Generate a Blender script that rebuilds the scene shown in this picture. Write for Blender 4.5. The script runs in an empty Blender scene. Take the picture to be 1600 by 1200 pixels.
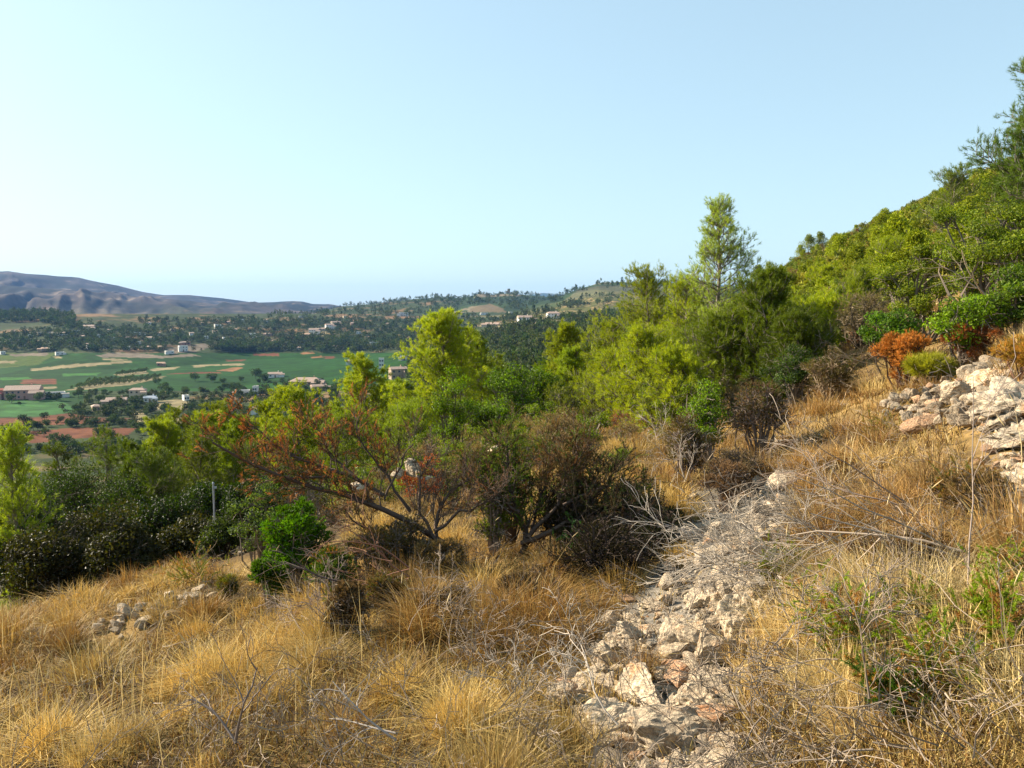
import bpy, math, random
import numpy as np

random.seed(7)
R0 = np.random.default_rng(7)
C = bpy.context.scene.collection
SC = bpy.context.scene

# ------------------------------------------------------------------ camera, sky, sun, exposure
F = 1250.0                     # focal length in photo pixels (photo 1600 x 1200)
HORIZON = 482.0
PITCH = math.atan((600 - HORIZON) / F)
cam_d = bpy.data.cameras.new('camera')
cam = bpy.data.objects.new('camera', cam_d); C.objects.link(cam)
cam_d.sensor_width = 36.0
cam_d.lens = 36.0 * F / 1600.0
cam_d.clip_start = 0.05
cam_d.clip_end = 40000
cam.location = (0, 0, 0)
cam.rotation_euler = (math.pi / 2 - PITCH, 0, 0)
SC.camera = cam

SUN_AZ = math.radians(-66)     # clockwise from +Y (view direction); negative is left
SUN_EL = math.radians(27)
world = bpy.data.worlds.new('World'); SC.world = world
world.use_nodes = True
wn = world.node_tree.nodes; wl = world.node_tree.links
wn.clear()
w_out = wn.new('ShaderNodeOutputWorld'); w_bg = wn.new('ShaderNodeBackground')
w_sky = wn.new('ShaderNodeTexSky')
w_sky.sky_type = 'NISHITA'; w_sky.sun_disc = False
w_sky.sun_elevation = SUN_EL; w_sky.sun_rotation = SUN_AZ
w_sky.altitude = 100; w_sky.air_density = 1.0; w_sky.dust_density = 0.9; w_sky.ozone_density = 1.0
w_bg.inputs['Strength'].default_value = 0.096
w_tint = wn.new('ShaderNodeVectorMath'); w_tint.operation = 'MULTIPLY'; w_tint.inputs[1].default_value = (1.50, 1.80, 1.84)
w_gam = wn.new('ShaderNodeGamma'); w_gam.inputs['Gamma'].default_value = 0.45
wl.new(w_sky.outputs[0], w_gam.inputs['Color']); wl.new(w_gam.outputs[0], w_tint.inputs[0]); wl.new(w_tint.outputs[0], w_bg.inputs['Color']); wl.new(w_bg.outputs[0], w_out.inputs['Surface'])

sun_d = bpy.data.lights.new('sun', 'SUN'); sun_d.energy = 5.0; sun_d.angle = math.radians(0.5)
sun_d.color = (1.0, 0.88, 0.69)
sun = bpy.data.objects.new('sun', sun_d); C.objects.link(sun)
from mathutils import Vector
sun_to = Vector((math.sin(SUN_AZ) * math.cos(SUN_EL), math.cos(SUN_AZ) * math.cos(SUN_EL), math.sin(SUN_EL)))
sun.rotation_euler = sun_to.to_track_quat('Z', 'Y').to_euler()
sun.location = sun_to * 50

SC.view_settings.view_transform = 'Standard'
SC.view_settings.look = 'None'
SC.view_settings.gamma = 1
SC.view_settings.exposure = 1.5
SC.render.engine = 'CYCLES'
SC.cycles.use_denoising = True
SC.cycles.max_bounces = 6
SC.cycles.diffuse_bounces = 1
SC.cycles.transmission_bounces = 3
SC.cycles.volume_bounces = 0
SC.cycles.use_adaptive_sampling = True

# ------------------------------------------------------------------ pixel <-> world helpers
cp, sp = math.cos(PITCH), math.sin(PITCH)

def P(px, py, Y):
    """the world point seen at photo pixel (px, py) at forward distance Y"""
    a = (np.asarray(px, float) - 800) / F
    u = (600 - np.asarray(py, float)) / F
    dy = cp + u * sp
    dz = -sp + u * cp
    s = Y / dy
    return np.stack([a * s, np.asarray(Y, float) + 0 * s, dz * s], -1)

def proj(x, y, z):
    fy = y * cp - z * sp
    uy = y * sp + z * cp
    fy = np.where(fy < 0.05, 0.05, fy)
    return 800 + F * x / fy, 600 - F * uy / fy

def hash2(ix, iy, seed):
    h = (ix.astype(np.int64) * 374761393 + iy.astype(np.int64) * 668265263 + seed * 974711) & 0x7fffffff
    h = ((h ^ (h >> 13)) * 1274126177) & 0x7fffffff
    h = (h ^ (h >> 16)) & 0xffffff
    return h / float(0xffffff)

def vnoise(x, y, seed=0):
    ix = np.floor(x); iy = np.floor(y); fx = x - ix; fy = y - iy
    fx = fx * fx * (3 - 2 * fx); fy = fy * fy * (3 - 2 * fy)
    a = hash2(ix, iy, seed); b = hash2(ix + 1, iy, seed)
    c = hash2(ix, iy + 1, seed); d = hash2(ix + 1, iy + 1, seed)
    return (a + (b - a) * fx) * (1 - fy) + (c + (d - c) * fx) * fy

def fbm(x, y, octv=4, seed=0):
    s = 0; a = 0.5; t = 0
    for o in range(octv):
        s = s + a * (vnoise(x, y, seed + o * 17) * 2 - 1); t += a
        x = x * 2.03 + 3.1; y = y * 2.03 + 7.7; a *= 0.5
    return s / t

def inpoly(px, py, poly):
    inside = np.zeros(np.shape(px), bool)
    n = len(poly)
    for i in range(n):
        x0, y0 = poly[i]; x1, y1 = poly[(i + 1) % n]
        if y0 == y1: continue
        c = ((y0 > py) != (y1 > py)) & (px < (x1 - x0) * (py - y0) / (y1 - y0) + x0)
        inside ^= c
    return inside

def ragged(px, py, x, y, poly):
    d = np.hypot(x, y)
    return inpoly(px + 5 * fbm(x / 25, y / 25, 3, 71), py + (1.1 + 60 / d * 4) * fbm(x / 30, y / 30, 3, 72), poly)

def smooth(a, b, x):
    t = np.clip((x - a) / (b - a), 0, 1)
    return t * t * (3 - 2 * t)

# ------------------------------------------------------------------ terrain height
AZC = np.degrees(np.arctan((np.array([0, 200, 400, 600, 800, 1000, 1200, 1400, 1600]) - 800) / F))
AZT = np.concatenate([[-180, -110, -60], AZC, [60, 110, 180]])
TAB = [  # r, z behind-left, left, ..., frame columns px 0..1600, ..., right, behind
 (0.3,   [-1.65] * 15),
 (1.2,   [-1.65, -1.85, -1.8, -1.75, -1.72, -1.7, -1.68, -1.65, -1.62, -1.6, -1.55, -1.5, -1.35, -1.35, -1.65]),
 (2.0,   [-1.7, -2.1, -2.05, -1.98, -1.93, -1.86, -1.78, -1.68, -1.64, -1.6, -1.45, -1.32, -1.05, -1.1, -1.7]),
 (3.5,   [-1.8, -2.5, -2.3, -2.15, -2.08, -2.0, -1.92, -1.86, -1.84, -1.68, -1.42, -1.12, -0.7, -0.8, -1.8]),
 (5.5,   [-1.9, -3.1, -2.9, -2.55, -2.42, -2.25, -2.12, -2.08, -1.98, -1.7, -1.3, -0.88, -0.2, -0.3, -1.9]),
 (9,     [-2.1, -4.2, -3.6, -3.12, -3.0, -2.85, -2.6, -2.4, -2.1, -1.75, -1.2, -0.6, 0.6, 0.7, -2.1]),
 (11,    [-2.2, -4.4, -3.9, -3.55, -3.4, -3.1, -2.95, -2.6, -2.2, -1.72, -1.05, -.4, .8, 1.0, -2.2]),
 (13,    [-2.2, -5.2, -5.0, -4.7, -4.5, -4.1, -3.4, -2.9, -2.3, -1.7, -0.9, -0.2, 1.0, 1.4, -2.2]),
 (20,    [-2.4, -7.2, -6.8, -6.5, -6.3, -5.7, -4.6, -3.7, -2.8, -1.4, -0.2, 0.9, 2.6, 3, -2.4]),
 (35,    [-2.6, -12, -11.5, -11, -10.5, -9.2, -6.8, -5.0, -3.9, -1.1, 1.4, 3.6, 6, 6, -2.6]),
 (70,    [-3, -28, -26, -24, -24, -23, -17, -12.5, -7.5, -0.4, 5.0, 9.6, 12, 14, -3]),
 (130,   [-4, -46, -44, -43, -42, -41, -32, -22, -12, 3.0, 13.0, 19.5, 24, 28, -4]),
 (200,   [-6, -56, -54, -53, -52, -52, -40, -26, -16, 8.8, 21, 30.5, 38, 45, -6]),
 (260,   [-8, -58, -57, -56, -56, -56, -43, -27, -16, 6.5, 18, 28, 38, 50, -8]),
 (350,   [-10, -60, -60, -60, -60, -58, -46, -27, -16, 0, 10, 20, 38, 50, -10]),
 (600,   [-10, -60, -60, -60, -60, -60, -48, -22, -10, -5, 5, 20, 50, 60, -10]),
 (800,   [-10, -60, -60, -60, -60, -60, -50, -15, -7, -5, 5, 20, 50, 60, -10]),
 (1100,  [-10, -60, -60, -60, -60, -59, -50, -10, -4, -4, 5, 20, 50, 60, -10]),
 (1500,  [-10, -54, -55, -55, -54, -50, -32, -3, 0, 0, 5, 20, 50, 60, -10]),
 (2000,  [-10, -46, -46, -46, -45, -42, -22, 0, 0, 0, 5, 20, 50, 60, -10]),
 (2700,  [-10, -38, -38, -38, -38, -36, -20, 0, 0, 0, 5, 20, 50, 60, -10]),
 (12000, [-10, -20, -20, -20, -20, -20, -10, 0, 0, 0, 5, 20, 50, 60, -10]),
]
LR = np.log(np.array([t[0] for t in TAB])); TZ = np.array([t[1] for t in TAB])
GA = np.arange(-180, 180.01, 0.5); GL = np.arange(math.log(0.3), math.log(12500), 0.02)
tmp = np.stack([np.interp(GA, AZT, TZ[i]) for i in range(len(TAB))])
G = np.stack([np.interp(GL, LR, tmp[:, j]) for j in range(len(GA))], 1)
def _gs(arr, s, axis):
    n = int(3 * s); k = np.exp(-0.5 * (np.arange(-n, n + 1) / s) ** 2); k /= k.sum()
    pad = [(0, 0), (0, 0)]; pad[axis] = (n, n)
    a = np.pad(arr, pad, mode='edge'); out = 0
    for i, w in enumerate(k):
        sl = [slice(None), slice(None)]; sl[axis] = slice(i, i + arr.shape[axis]); out = out + w * a[tuple(sl)]
    return out
G = _gs(_gs(G, 4.0, 0), 5.0, 1)

# crest lines of the far ranges: distance, front width, back width, amplitude of gullies, [(px, py)]
RIDGES = [
 (4700, 2100, 2500, 0.5, [(-500, 440), (-250, 415), (-60, 430), (0, 425), (20, 424), (45, 428), (75, 430), (100, 432), (130, 434), (160, 441), (190, 446), (225, 456), (260, 461), (300, 461), (350, 466), (400, 473), (440, 484), (520, 500)]),
 (3400, 1000, 1100, 1.0, [(-500, 455), (-150, 440), (0, 446), (25, 447), (100, 452), (162, 458), (237, 466), (300, 470), (360, 479), (420, 490), (500, 500), (700, 500)]),
 (3900, 1300, 1500, 0.8, [(300, 500), (350, 478), (390, 473), (430, 472), (460, 470), (475, 471), (490, 475), (515, 475), (535, 478), (600, 480), (760, 484)]),
 (2100, 700, 900, 0.16, [(430, 505), (500, 488), (535, 479), (600, 473), (650, 467), (700, 464), (720, 466), (752, 459), (772, 461), (792, 458), (820, 461), (850, 463), (880, 470), (930, 478), (1000, 482)]),
 (1500, 550, 700, 0.12, [(780, 490), (830, 476), (870, 465), (900, 453), (935, 442), (970, 441), (1000, 441), (1060, 443), (1120, 448), (1200, 455), (1400, 460)]),
 (8000, 2500, 3000, 0.1, [(700, 482), (800, 466), (845, 458), (870, 459), (900, 466), (960, 462), (1020, 440), (1050, 437), (1085, 437), (1120, 445), (1250, 460), (1500, 460)]),
]

def spur(x, y, wf, k):
    sx = (x * 0.90 + y * 0.42) / (wf * 0.36); sy = (y * 0.9 - x * 0.42) / (wf * 1.9)
    return 1 - np.abs(fbm(sx, sy, 5, 70 + k)) * 2.6 - np.abs(fbm(sx * 3.1, sy * 2.0, 3, 90 + k)) * 1.1

def height(x, y):
    x = np.asarray(x, float); y = np.asarray(y, float)
    r = np.maximum(np.hypot(x, y), 0.31)
    az = np.degrees(np.arctan2(x, y))
    fi = (np.log(r) - GL[0]) / 0.02; fj = (az + 180) / 0.5
    i = np.clip(fi.astype(int), 0, len(GL) - 2); j = np.clip(fj.astype(int), 0, len(GA) - 2)
    fi = np.clip(fi - i, 0, 1); fj = np.clip(fj - j, 0, 1)
    z = (G[i, j] * (1 - fj) + G[i, j + 1] * fj) * (1 - fi) + (G[i + 1, j] * (1 - fj) + G[i + 1, j + 1] * fj) * fi
    # relief
    nr = smooth(0.8, 2.5, r) * (1 - smooth(60, 120, r))
    z = z + nr * (0.17 * fbm(x / 1.5, y / 1.5, 3, 5) + 0.035 * fbm(x / 0.4, y / 0.4, 2, 9))
    z = z + smooth(14, 40, r) * (1 - smooth(230, 420, r)) * 0.9 * fbm(x / 14, y / 14, 4, 21)
    rough = smooth(1150, 1500, r) + smooth(-8, 4, az) * smooth(160, 400, r) * (1 - smooth(1150, 1500, r))
    z = z + rough * 4.0 * fbm(x / 140, y / 140, 4, 33)
    pxc = 800 + F * np.tan(np.radians(np.clip(az, -70, 70)))
    for k, (rc, wf, wb, amp, prof) in enumerate(RIDGES):
        pr = np.array(prof, float)
        cpy = np.interp(pxc, pr[:, 0], pr[:, 1])
        rc2 = rc * (1 + 0.06 * fbm(az / 9.0, az * 0 + k, 2, 50 + k))
        cos = np.cos(np.radians(np.clip(az, -60, 60)))
        zc = (HORIZON - cpy) / F * rc2 * cos * (1.0)
        t = np.where(r < rc2, (r - (rc2 - wf)) / wf, 1 - (r - rc2) / wb)
        t = np.clip(t, -0.2, 1)
        sp_ = spur(x, y, wf, k)
        tt = np.clip(t, 0, 1)
        env = tt * (1 - tt) * 4
        zr = z + (zc - z) * np.clip(tt ** 0.9, 0, 1) + (zc + 60) * amp * env * (sp_ - 0.45) * 0.5
        z = np.where(t > 0, np.maximum(z, zr), z)
    return z

def hit(px, py, rmin=1.5, rmax=11000):
    """where the ray through a photo pixel meets the ground"""
    ys = np.exp(np.linspace(math.log(rmin), math.log(rmax), 420))
    p = P(px, py, ys)
    d = p[:, 2] - height(p[:, 0], p[:, 1])
    k = np.argmax(d < 0)
    if d[k] >= 0: k = len(ys) - 1
    if k > 0:
        ys = np.linspace(ys[k - 1], ys[k], 24); p = P(px, py, ys); d = p[:, 2] - height(p[:, 0], p[:, 1]); k = np.argmax(d < 0)
        if d[k] >= 0: k = len(ys) - 1
    return p[k, 0], p[k, 1], float(height(p[k, 0], p[k, 1]))

def hitv(px, py, rmin, rmax, n=260):
    px = np.asarray(px, float); py = np.asarray(py, float)
    done = np.zeros(len(px), bool); yb = np.full(len(px), float(rmax))
    for y in np.exp(np.linspace(math.log(rmin), math.log(rmax), n)):
        p = P(px, py, np.full(len(px), y)); below = (p[:, 2] < height(p[:, 0], p[:, 1])) & ~done
        yb[below] = y; done |= below
        if done.all(): break
    p = P(px, py, yb); return p[:, 0], p[:, 1], height(p[:, 0], p[:, 1])

def ongv(px, Y):
    x = (px - 800) / F * Y; return x, Y, height(x, Y)

def onground(px, Y):
    x = (px - 800) / F * Y
    return x, Y, float(height(x, Y))

# ------------------------------------------------------------------ mesh helpers
def mesh(name, V, T, mats, col=None, mi=None, smoothf=False, Q=None):
    """V (n,3) vertices, T (m,3) triangles, Q (k,4) quads, per-vertex colour"""
    V = np.ascontiguousarray(V, np.float32)
    me = bpy.data.meshes.new(name)
    me.vertices.add(len(V)); me.vertices.foreach_set('co', V.ravel())
    loops = []; starts = []; n = 0
    if T is not None and len(T):
        T = np.asarray(T, np.int32); loops.append(T.ravel()); starts.append(np.arange(len(T)) * 3); n = len(T) * 3
    if Q is not None and len(Q):
        Q = np.asarray(Q, np.int32); loops.append(Q.ravel()); starts.append(n + np.arange(len(Q)) * 4)
    L = np.concatenate(loops).astype(np.int32); S = np.concatenate(starts).astype(np.int32)
    me.loops.add(len(L)); me.loops.foreach_set('vertex_index', L)
    me.polygons.add(len(S)); me.polygons.foreach_set('loop_start', S)
    if mi is not None: me.polygons.foreach_set('material_index', np.asarray(mi, np.int32))
    me.polygons.foreach_set('use_smooth', np.full(len(S), bool(smoothf)))
    me.update(calc_edges=True)
    if col is not None:
        a = me.color_attributes.new('Col', 'FLOAT_COLOR', 'POINT')
        c = np.ones((len(V), 4), np.float32); c[:, :3] = col
        a.data.foreach_set('color', c.ravel())
    for m in (mats if isinstance(mats, (list, tuple)) else [mats]): me.materials.append(m)
    return me

class Acc:
    def __init__(s): s.V = []; s.T = []; s.C = []; s.M = []; s.n = 0
    def add(s, V, T, col, m=0):
        if len(V) == 0: return
        s.V.append(V); s.T.append(T + s.n); s.n += len(V)
        c = np.empty((len(V), 3)); c[:] = col; s.C.append(c); s.M.append(np.full(len(T), m))
    def mesh(s, name, mats, smoothf=False):
        return mesh(name, np.concatenate(s.V), np.concatenate(s.T), mats, np.concatenate(s.C), np.concatenate(s.M), smoothf)

def obj(name, me, parent=None, loc=None, rot=None, scale=None, label=None, cat=None, group=None, kind=None):
    o = bpy.data.objects.new(name, me); C.objects.link(o)
    if parent is not None: o.parent = parent
    if loc is not None: o.location = loc
    if rot is not None: o.rotation_euler = rot if hasattr(rot, '__len__') else (0, 0, rot)
    if scale is not None: o.scale = scale if hasattr(scale, '__len__') else (scale,) * 3
    if label: o['label'] = label
    if cat: o['category'] = cat
    if group: o['group'] = group
    if kind: o['kind'] = kind
    return o

def thing(name, loc, label, cat, group=None, rot=0, scale=1.0):
    return obj(name, None, loc=loc, rot=rot, scale=scale, label=label, cat=cat, group=group)

def unit(v): return v / np.maximum(np.linalg.norm(v, axis=-1, keepdims=True), 1e-9)
def rsph(rng, n): return unit(rng.normal(size=(n, 3)))

def tubes(Pts, Rad, sides=4):
    """Pts (N,K,3), Rad (N,K)"""
    Pts = np.asarray(Pts, float); Rad = np.asarray(Rad, float)
    N, K, _ = Pts.shape
    T = unit(np.gradient(Pts, axis=1))
    ref = np.where(np.abs(T[:, :1, 2:3]) > 0.9, np.array([[[1., 0, 0]]]), np.array([[[0, 0, 1.]]]))
    A = unit(np.cross(T, ref)); B = np.cross(T, A)
    th = np.arange(sides) / sides * 2 * math.pi
    ring = Pts[:, :, None, :] + Rad[:, :, None, None] * (A[:, :, None, :] * np.cos(th)[None, None, :, None] + B[:, :, None, :] * np.sin(th)[None, None, :, None])
    V = ring.reshape(-1, 3)
    idx = np.arange(N * K * sides).reshape(N, K, sides)
    a = idx[:, :-1]; b = idx[:, 1:]
    a2 = np.roll(a, -1, 2); b2 = np.roll(b, -1, 2)
    Tt = np.concatenate([np.stack([a, a2, b2], -1).reshape(-1, 3), np.stack([a, b2, b], -1).reshape(-1, 3)])
    return V, Tt

def tufts(rng, pos, dr, n, L, nl, w, spread, col, var=0.25):
    N = len(pos)
    p = np.repeat(pos, n, 0); d = np.repeat(dr, n, 0); M = len(p)
    base = p + d * (rng.random((M, 1)) * L)
    nd = unit(d + spread * rsph(rng, M))
    tip = base + nd * nl * rng.uniform(0.6, 1.1, (M, 1))
    s = unit(np.cross(nd, rsph(rng, M))) * w * 0.5
    V = np.stack([base - s, base + s, tip], 1).reshape(-1, 3)
    T = np.arange(3 * M).reshape(M, 3)
    c = np.repeat(np.broadcast_to(col, (N, 3)), n, 0) * rng.uniform(1 - var, 1 + var, (M, 1))
    return V, T, np.repeat(c, 3, 0)

def leaves(rng, pos, nrm, size, col, var=0.3, ratio=0.5):
    M = len(pos)
    n = unit(nrm + 0.9 * rsph(rng, M)); a = unit(np.cross(n, rsph(rng, M))); b = np.cross(n, a)
    s = size * rng.uniform(0.6, 1.25, (M, 1))
    V = np.stack([pos - a * s * 0.5, pos + b * s * ratio * 0.5 + n * s * 0.1, pos + a * s * 0.5, pos - b * s * ratio * 0.5 + n * s * 0.1], 1).reshape(-1, 3)
    i = np.arange(M)[:, None] * 4
    T = np.concatenate([i + np.array([[0, 1, 2]]), i + np.array([[0, 2, 3]])])
    c = np.broadcast_to(col, (M, 3)) * rng.uniform(1 - var, 1 + var, (M, 1))
    return V, T, np.repeat(c, 4, 0)

def resample(pts, K):
    pts = np.asarray(pts, float)
    s = np.concatenate([[0], np.cumsum(np.linalg.norm(np.diff(pts, axis=0), axis=1))])
    t = np.linspace(0, s[-1], K)
    return np.stack([np.interp(t, s, pts[:, i]) for i in range(3)], 1)

# recursive twig growth: fills lists of K-point polylines and radii per depth
def grow(rng, p, d, L, rad, depth, out, K=5, wig=0.35, nb=(3, 5), ang=0.7, up=0.0, lenf=0.6, tipf=0.35, start=0.25, radf=0.55):
    pts = [np.array(p, float)]; dd = unit(np.array(d, float))
    for k in range(K - 1):
        dd = unit(dd + wig * rng.normal(size=3) * 0.6 + np.array([0, 0, up]))
        pts.append(pts[-1] + dd * L / (K - 1))
    pts = np.array(pts); rr = rad * np.linspace(1, tipf, K)
    out.append((pts, rr, depth))
    if depth <= 0: return
    n = rng.integers(nb[0], nb[1] + 1)
    for i in range(n):
        t = start + (1 - start) * (i + rng.random()) / n
        q = t * (K - 1); k = min(int(q), K - 2); f = q - k
        bp = pts[k] * (1 - f) + pts[k + 1] * f
        ax = unit(pts[k + 1] - pts[k])
        side = unit(np.cross(ax, rng.normal(size=3)))
        nd = unit(ax * math.cos(ang) + side * math.sin(ang) * rng.uniform(0.6, 1.2))
        grow(rng, bp, nd, L * lenf * rng.uniform(0.6, 1.1), rad * radf * (1 - 0.4 * t), depth - 1, out, K, wig, nb, ang, up, lenf, tipf, start, radf)

def tube_list(acc, out, col, sides=4, var=0.15, rng=R0, minr=0.0, m=0):
    byk = {}
    for pts, rr, dp in out: byk.setdefault(len(pts), []).append((pts, rr))
    for K, l in byk.items():
        V, T = tubes([a for a, _ in l], [np.maximum(b, minr) for _, b in l], sides)
        cc = np.repeat(np.array(col)[None] * rng.uniform(1 - var, 1 + var, (len(l), 1)), K * sides, 0)
        acc.add(V, T, cc, m)

# ------------------------------------------------------------------ materials
def new_mat(name):
    m = bpy.data.materials.new(name); m.use_nodes = True
    nt = m.node_tree; nt.nodes.clear()
    out = nt.nodes.new('ShaderNodeOutputMaterial')
    return m, nt, out

def N(nt, t, **kw):
    n = nt.nodes.new(t)
    for k, v in kw.items(): setattr(n, k, v)
    return n

def leaf_mat(name, transl=0.35, rough=0.6, ts=(1.0, 1.15, 0.5), randv=0.25, spec=0.2):
    m, nt, out = new_mat(name); L = nt.links
    at = N(nt, 'ShaderNodeAttribute'); at.attribute_name = 'Col'
    oi = N(nt, 'ShaderNodeObjectInfo')
    mr = N(nt, 'ShaderNodeMapRange'); mr.inputs[3].default_value = 1 - randv; mr.inputs[4].default_value = 1 + randv
    L.new(oi.outputs['Random'], mr.inputs[0])
    mu = N(nt, 'ShaderNodeVectorMath', operation='SCALE')
    L.new(at.outputs['Color'], mu.inputs[0]); L.new(mr.outputs[0], mu.inputs['Scale'])
    b = N(nt, 'ShaderNodeBsdfPrincipled'); b.inputs['Roughness'].default_value = rough
    b.inputs['Specular IOR Level'].default_value = spec
    L.new(mu.outputs[0], b.inputs['Base Color'])
    if transl > 0:
        tv = N(nt, 'ShaderNodeVectorMath', operation='MULTIPLY'); tv.inputs[1].default_value = ts
        L.new(mu.outputs[0], tv.inputs[0])
        t = N(nt, 'ShaderNodeBsdfTranslucent'); L.new(tv.outputs[0], t.inputs['Color'])
        mx = N(nt, 'ShaderNodeMixShader'); mx.inputs[0].default_value = transl
        L.new(b.outputs[0], mx.inputs[1]); L.new(t.outputs[0], mx.inputs[2]); L.new(mx.outputs[0], out.inputs[0])
    else:
        L.new(b.outputs[0], out.inputs[0])
    return m

M_pine = leaf_mat('pine_needles', 0.42, 0.5, (1.15, 1.2, 0.35))
M_leaf = leaf_mat('broad_leaves', 0.4, 0.5, (1.2, 1.25, 0.2), spec=0.15)
M_dry = leaf_mat('dry_foliage', 0.35, 0.75, (1.1, 1.0, 0.7), 0.12)
M_grass = leaf_mat('straw', 0.22, 0.6, (1.05, 1.0, 0.8), 0.0, spec=0.3)
M_twig = leaf_mat('twig_bark', 0.0, 0.85)
M_far = leaf_mat('far_foliage', 0.25, 0.7, (1.1, 1.2, 0.5), 0.28)

def bark_mat(name, c1, c2, sc=18):
    m, nt, out = new_mat(name); L = nt.links
    tc = N(nt, 'ShaderNodeTexCoord'); mp = N(nt, 'ShaderNodeMapping'); mp.inputs['Scale'].default_value = (1, 1, 0.25)
    L.new(tc.outputs['Object'], mp.inputs[0])
    n = N(nt, 'ShaderNodeTexNoise'); n.inputs['Scale'].default_value = sc; n.inputs['Detail'].default_value = 5
    L.new(mp.outputs[0], n.inputs['Vector'])
    cr = N(nt, 'ShaderNodeValToRGB'); cr.color_ramp.elements[0].position = 0.35; cr.color_ramp.elements[1].position = 0.65
    cr.color_ramp.elements[0].color = (*c1, 1); cr.color_ramp.elements[1].color = (*c2, 1)
    L.new(n.outputs[0], cr.inputs[0])
    b = N(nt, 'ShaderNodeBsdfPrincipled'); b.inputs['Roughness'].default_value = 0.9
    L.new(cr.outputs[0], b.inputs['Base Color'])
    bp = N(nt, 'ShaderNodeBump'); bp.inputs['Strength'].default_value = 0.6; bp.inputs['Distance'].default_value = 0.02
    L.new(n.outputs[0], bp.inputs['Height']); L.new(bp.outputs[0], b.inputs['Normal'])
    L.new(b.outputs[0], out.inputs[0])
    return m
M_bark = bark_mat('pine_bark', (0.09, 0.06, 0.04), (0.30, 0.25, 0.20))
M_deadwood = bark_mat('weathered_wood', (0.17, 0.14, 0.12), (0.50, 0.46, 0.42), 30)
M_darkbark = bark_mat('dark_bark', (0.035, 0.022, 0.014), (0.16, 0.11, 0.08), 25)

def rock_mat(name='limestone', tint=(1, 1, 1)):
    m, nt, out = new_mat(name); L = nt.links
    tc = N(nt, 'ShaderNodeTexCoord'); oi = N(nt, 'ShaderNodeObjectInfo')
    ad = N(nt, 'ShaderNodeVectorMath', operation='ADD')
    sc = N(nt, 'ShaderNodeMath', operation='MULTIPLY'); sc.inputs[1].default_value = 40
    L.new(oi.outputs['Random'], sc.inputs[0]); L.new(tc.outputs['Object'], ad.inputs[0]); L.new(sc.outputs[0], ad.inputs[1])
    def noise(s, d=6, r=0.6):
        n = N(nt, 'ShaderNodeTexNoise'); n.inputs['Scale'].default_value = s; n.inputs['Detail'].default_value = d
        n.inputs['Roughness'].default_value = r; L.new(ad.outputs[0], n.inputs['Vector']); return n
    n1 = noise(3.2); n2 = noise(9, 7, 0.7); n3 = noise(1.9, 4)
    cr = N(nt, 'ShaderNodeValToRGB'); e = cr.color_ramp.elements
    e[0].position = 0.30; e[0].color = (0.13, 0.12, 0.115, 1); e[1].position = 0.60; e[1].color = (0.74, 0.66, 0.54, 1)
    k = e.new(0.45); k.color = (0.42, 0.37, 0.31, 1)
    L.new(n2.outputs[0], cr.inputs[0])
    orr = N(nt, 'ShaderNodeValToRGB'); e = orr.color_ramp.elements
    e[0].position = 0.56; e[0].color = (0, 0, 0, 1); e[1].position = 0.68; e[1].color = (1, 1, 1, 1)
    L.new(n3.outputs[0], orr.inputs[0])
    mx = N(nt, 'ShaderNodeMix', data_type='RGBA'); mx.inputs['B'].default_value = (0.50, 0.26, 0.10, 1)
    mf = N(nt, 'ShaderNodeMath', operation='MULTIPLY'); mf.inputs[1].default_value = 0.65
    L.new(orr.outputs[0], mf.inputs[0]); L.new(mf.outputs[0], mx.inputs['Factor']); L.new(cr.outputs[0], mx.inputs['A'])
    v = N(nt, 'ShaderNodeMapRange'); v.inputs[3].default_value = 0.7; v.inputs[4].default_value = 1.15
    L.new(oi.outputs['Random'], v.inputs[0])
    mu = N(nt, 'ShaderNodeVectorMath', operation='SCALE'); L.new(mx.outputs['Result'], mu.inputs[0]); L.new(v.outputs[0], mu.inputs['Scale'])
    m2 = N(nt, 'ShaderNodeVectorMath', operation='MULTIPLY'); m2.inputs[1].default_value = tint; L.new(mu.outputs[0], m2.inputs[0])
    b = N(nt, 'ShaderNodeBsdfPrincipled'); b.inputs['Roughness'].default_value = 0.9; b.inputs['Specular IOR Level'].default_value = 0.15
    L.new(m2.outputs[0], b.inputs['Base Color'])
    bp = N(nt, 'ShaderNodeBump'); bp.inputs['Strength'].default_value = 0.8; bp.inputs['Distance'].default_value = 0.03
    hs = N(nt, 'ShaderNodeMath', operation='ADD'); L.new(n1.outputs[0], hs.inputs[0]); L.new(n2.outputs[0], hs.inputs[1])
    L.new(hs.outputs[0], bp.inputs['Height']); L.new(bp.outputs[0], b.inputs['Normal'])
    L.new(b.outputs[0], out.inputs[0])
    return m
M_rock = rock_mat(tint=(0.98, 0.87, 0.73))
M_reddish = rock_mat('reddish_limestone', (0.85, 0.60, 0.44))

def plain_mat(name, col, rough=0.85, nz=0.12, sc=2.0, metal=0):
    m, nt, out = new_mat(name); L = nt.links
    tc = N(nt, 'ShaderNodeTexCoord'); n = N(nt, 'ShaderNodeTexNoise'); n.inputs['Scale'].default_value = sc; n.inputs['Detail'].default_value = 5
    L.new(tc.outputs['Object'], n.inputs['Vector'])
    v = N(nt, 'ShaderNodeMapRange'); v.inputs[1].default_value = 0.3; v.inputs[2].default_value = 0.7
    v.inputs[3].default_value = 1 - nz; v.inputs[4].default_value = 1 + nz; L.new(n.outputs[0], v.inputs[0])
    mu = N(nt, 'ShaderNodeVectorMath', operation='SCALE'); mu.inputs[0].default_value = col; L.new(v.outputs[0], mu.inputs['Scale'])
    b = N(nt, 'ShaderNodeBsdfPrincipled'); b.inputs['Roughness'].default_value = rough; b.inputs['Metallic'].default_value = metal
    L.new(mu.outputs[0], b.inputs['Base Color']); L.new(b.outputs[0], out.inputs[0])
    return m

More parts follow.
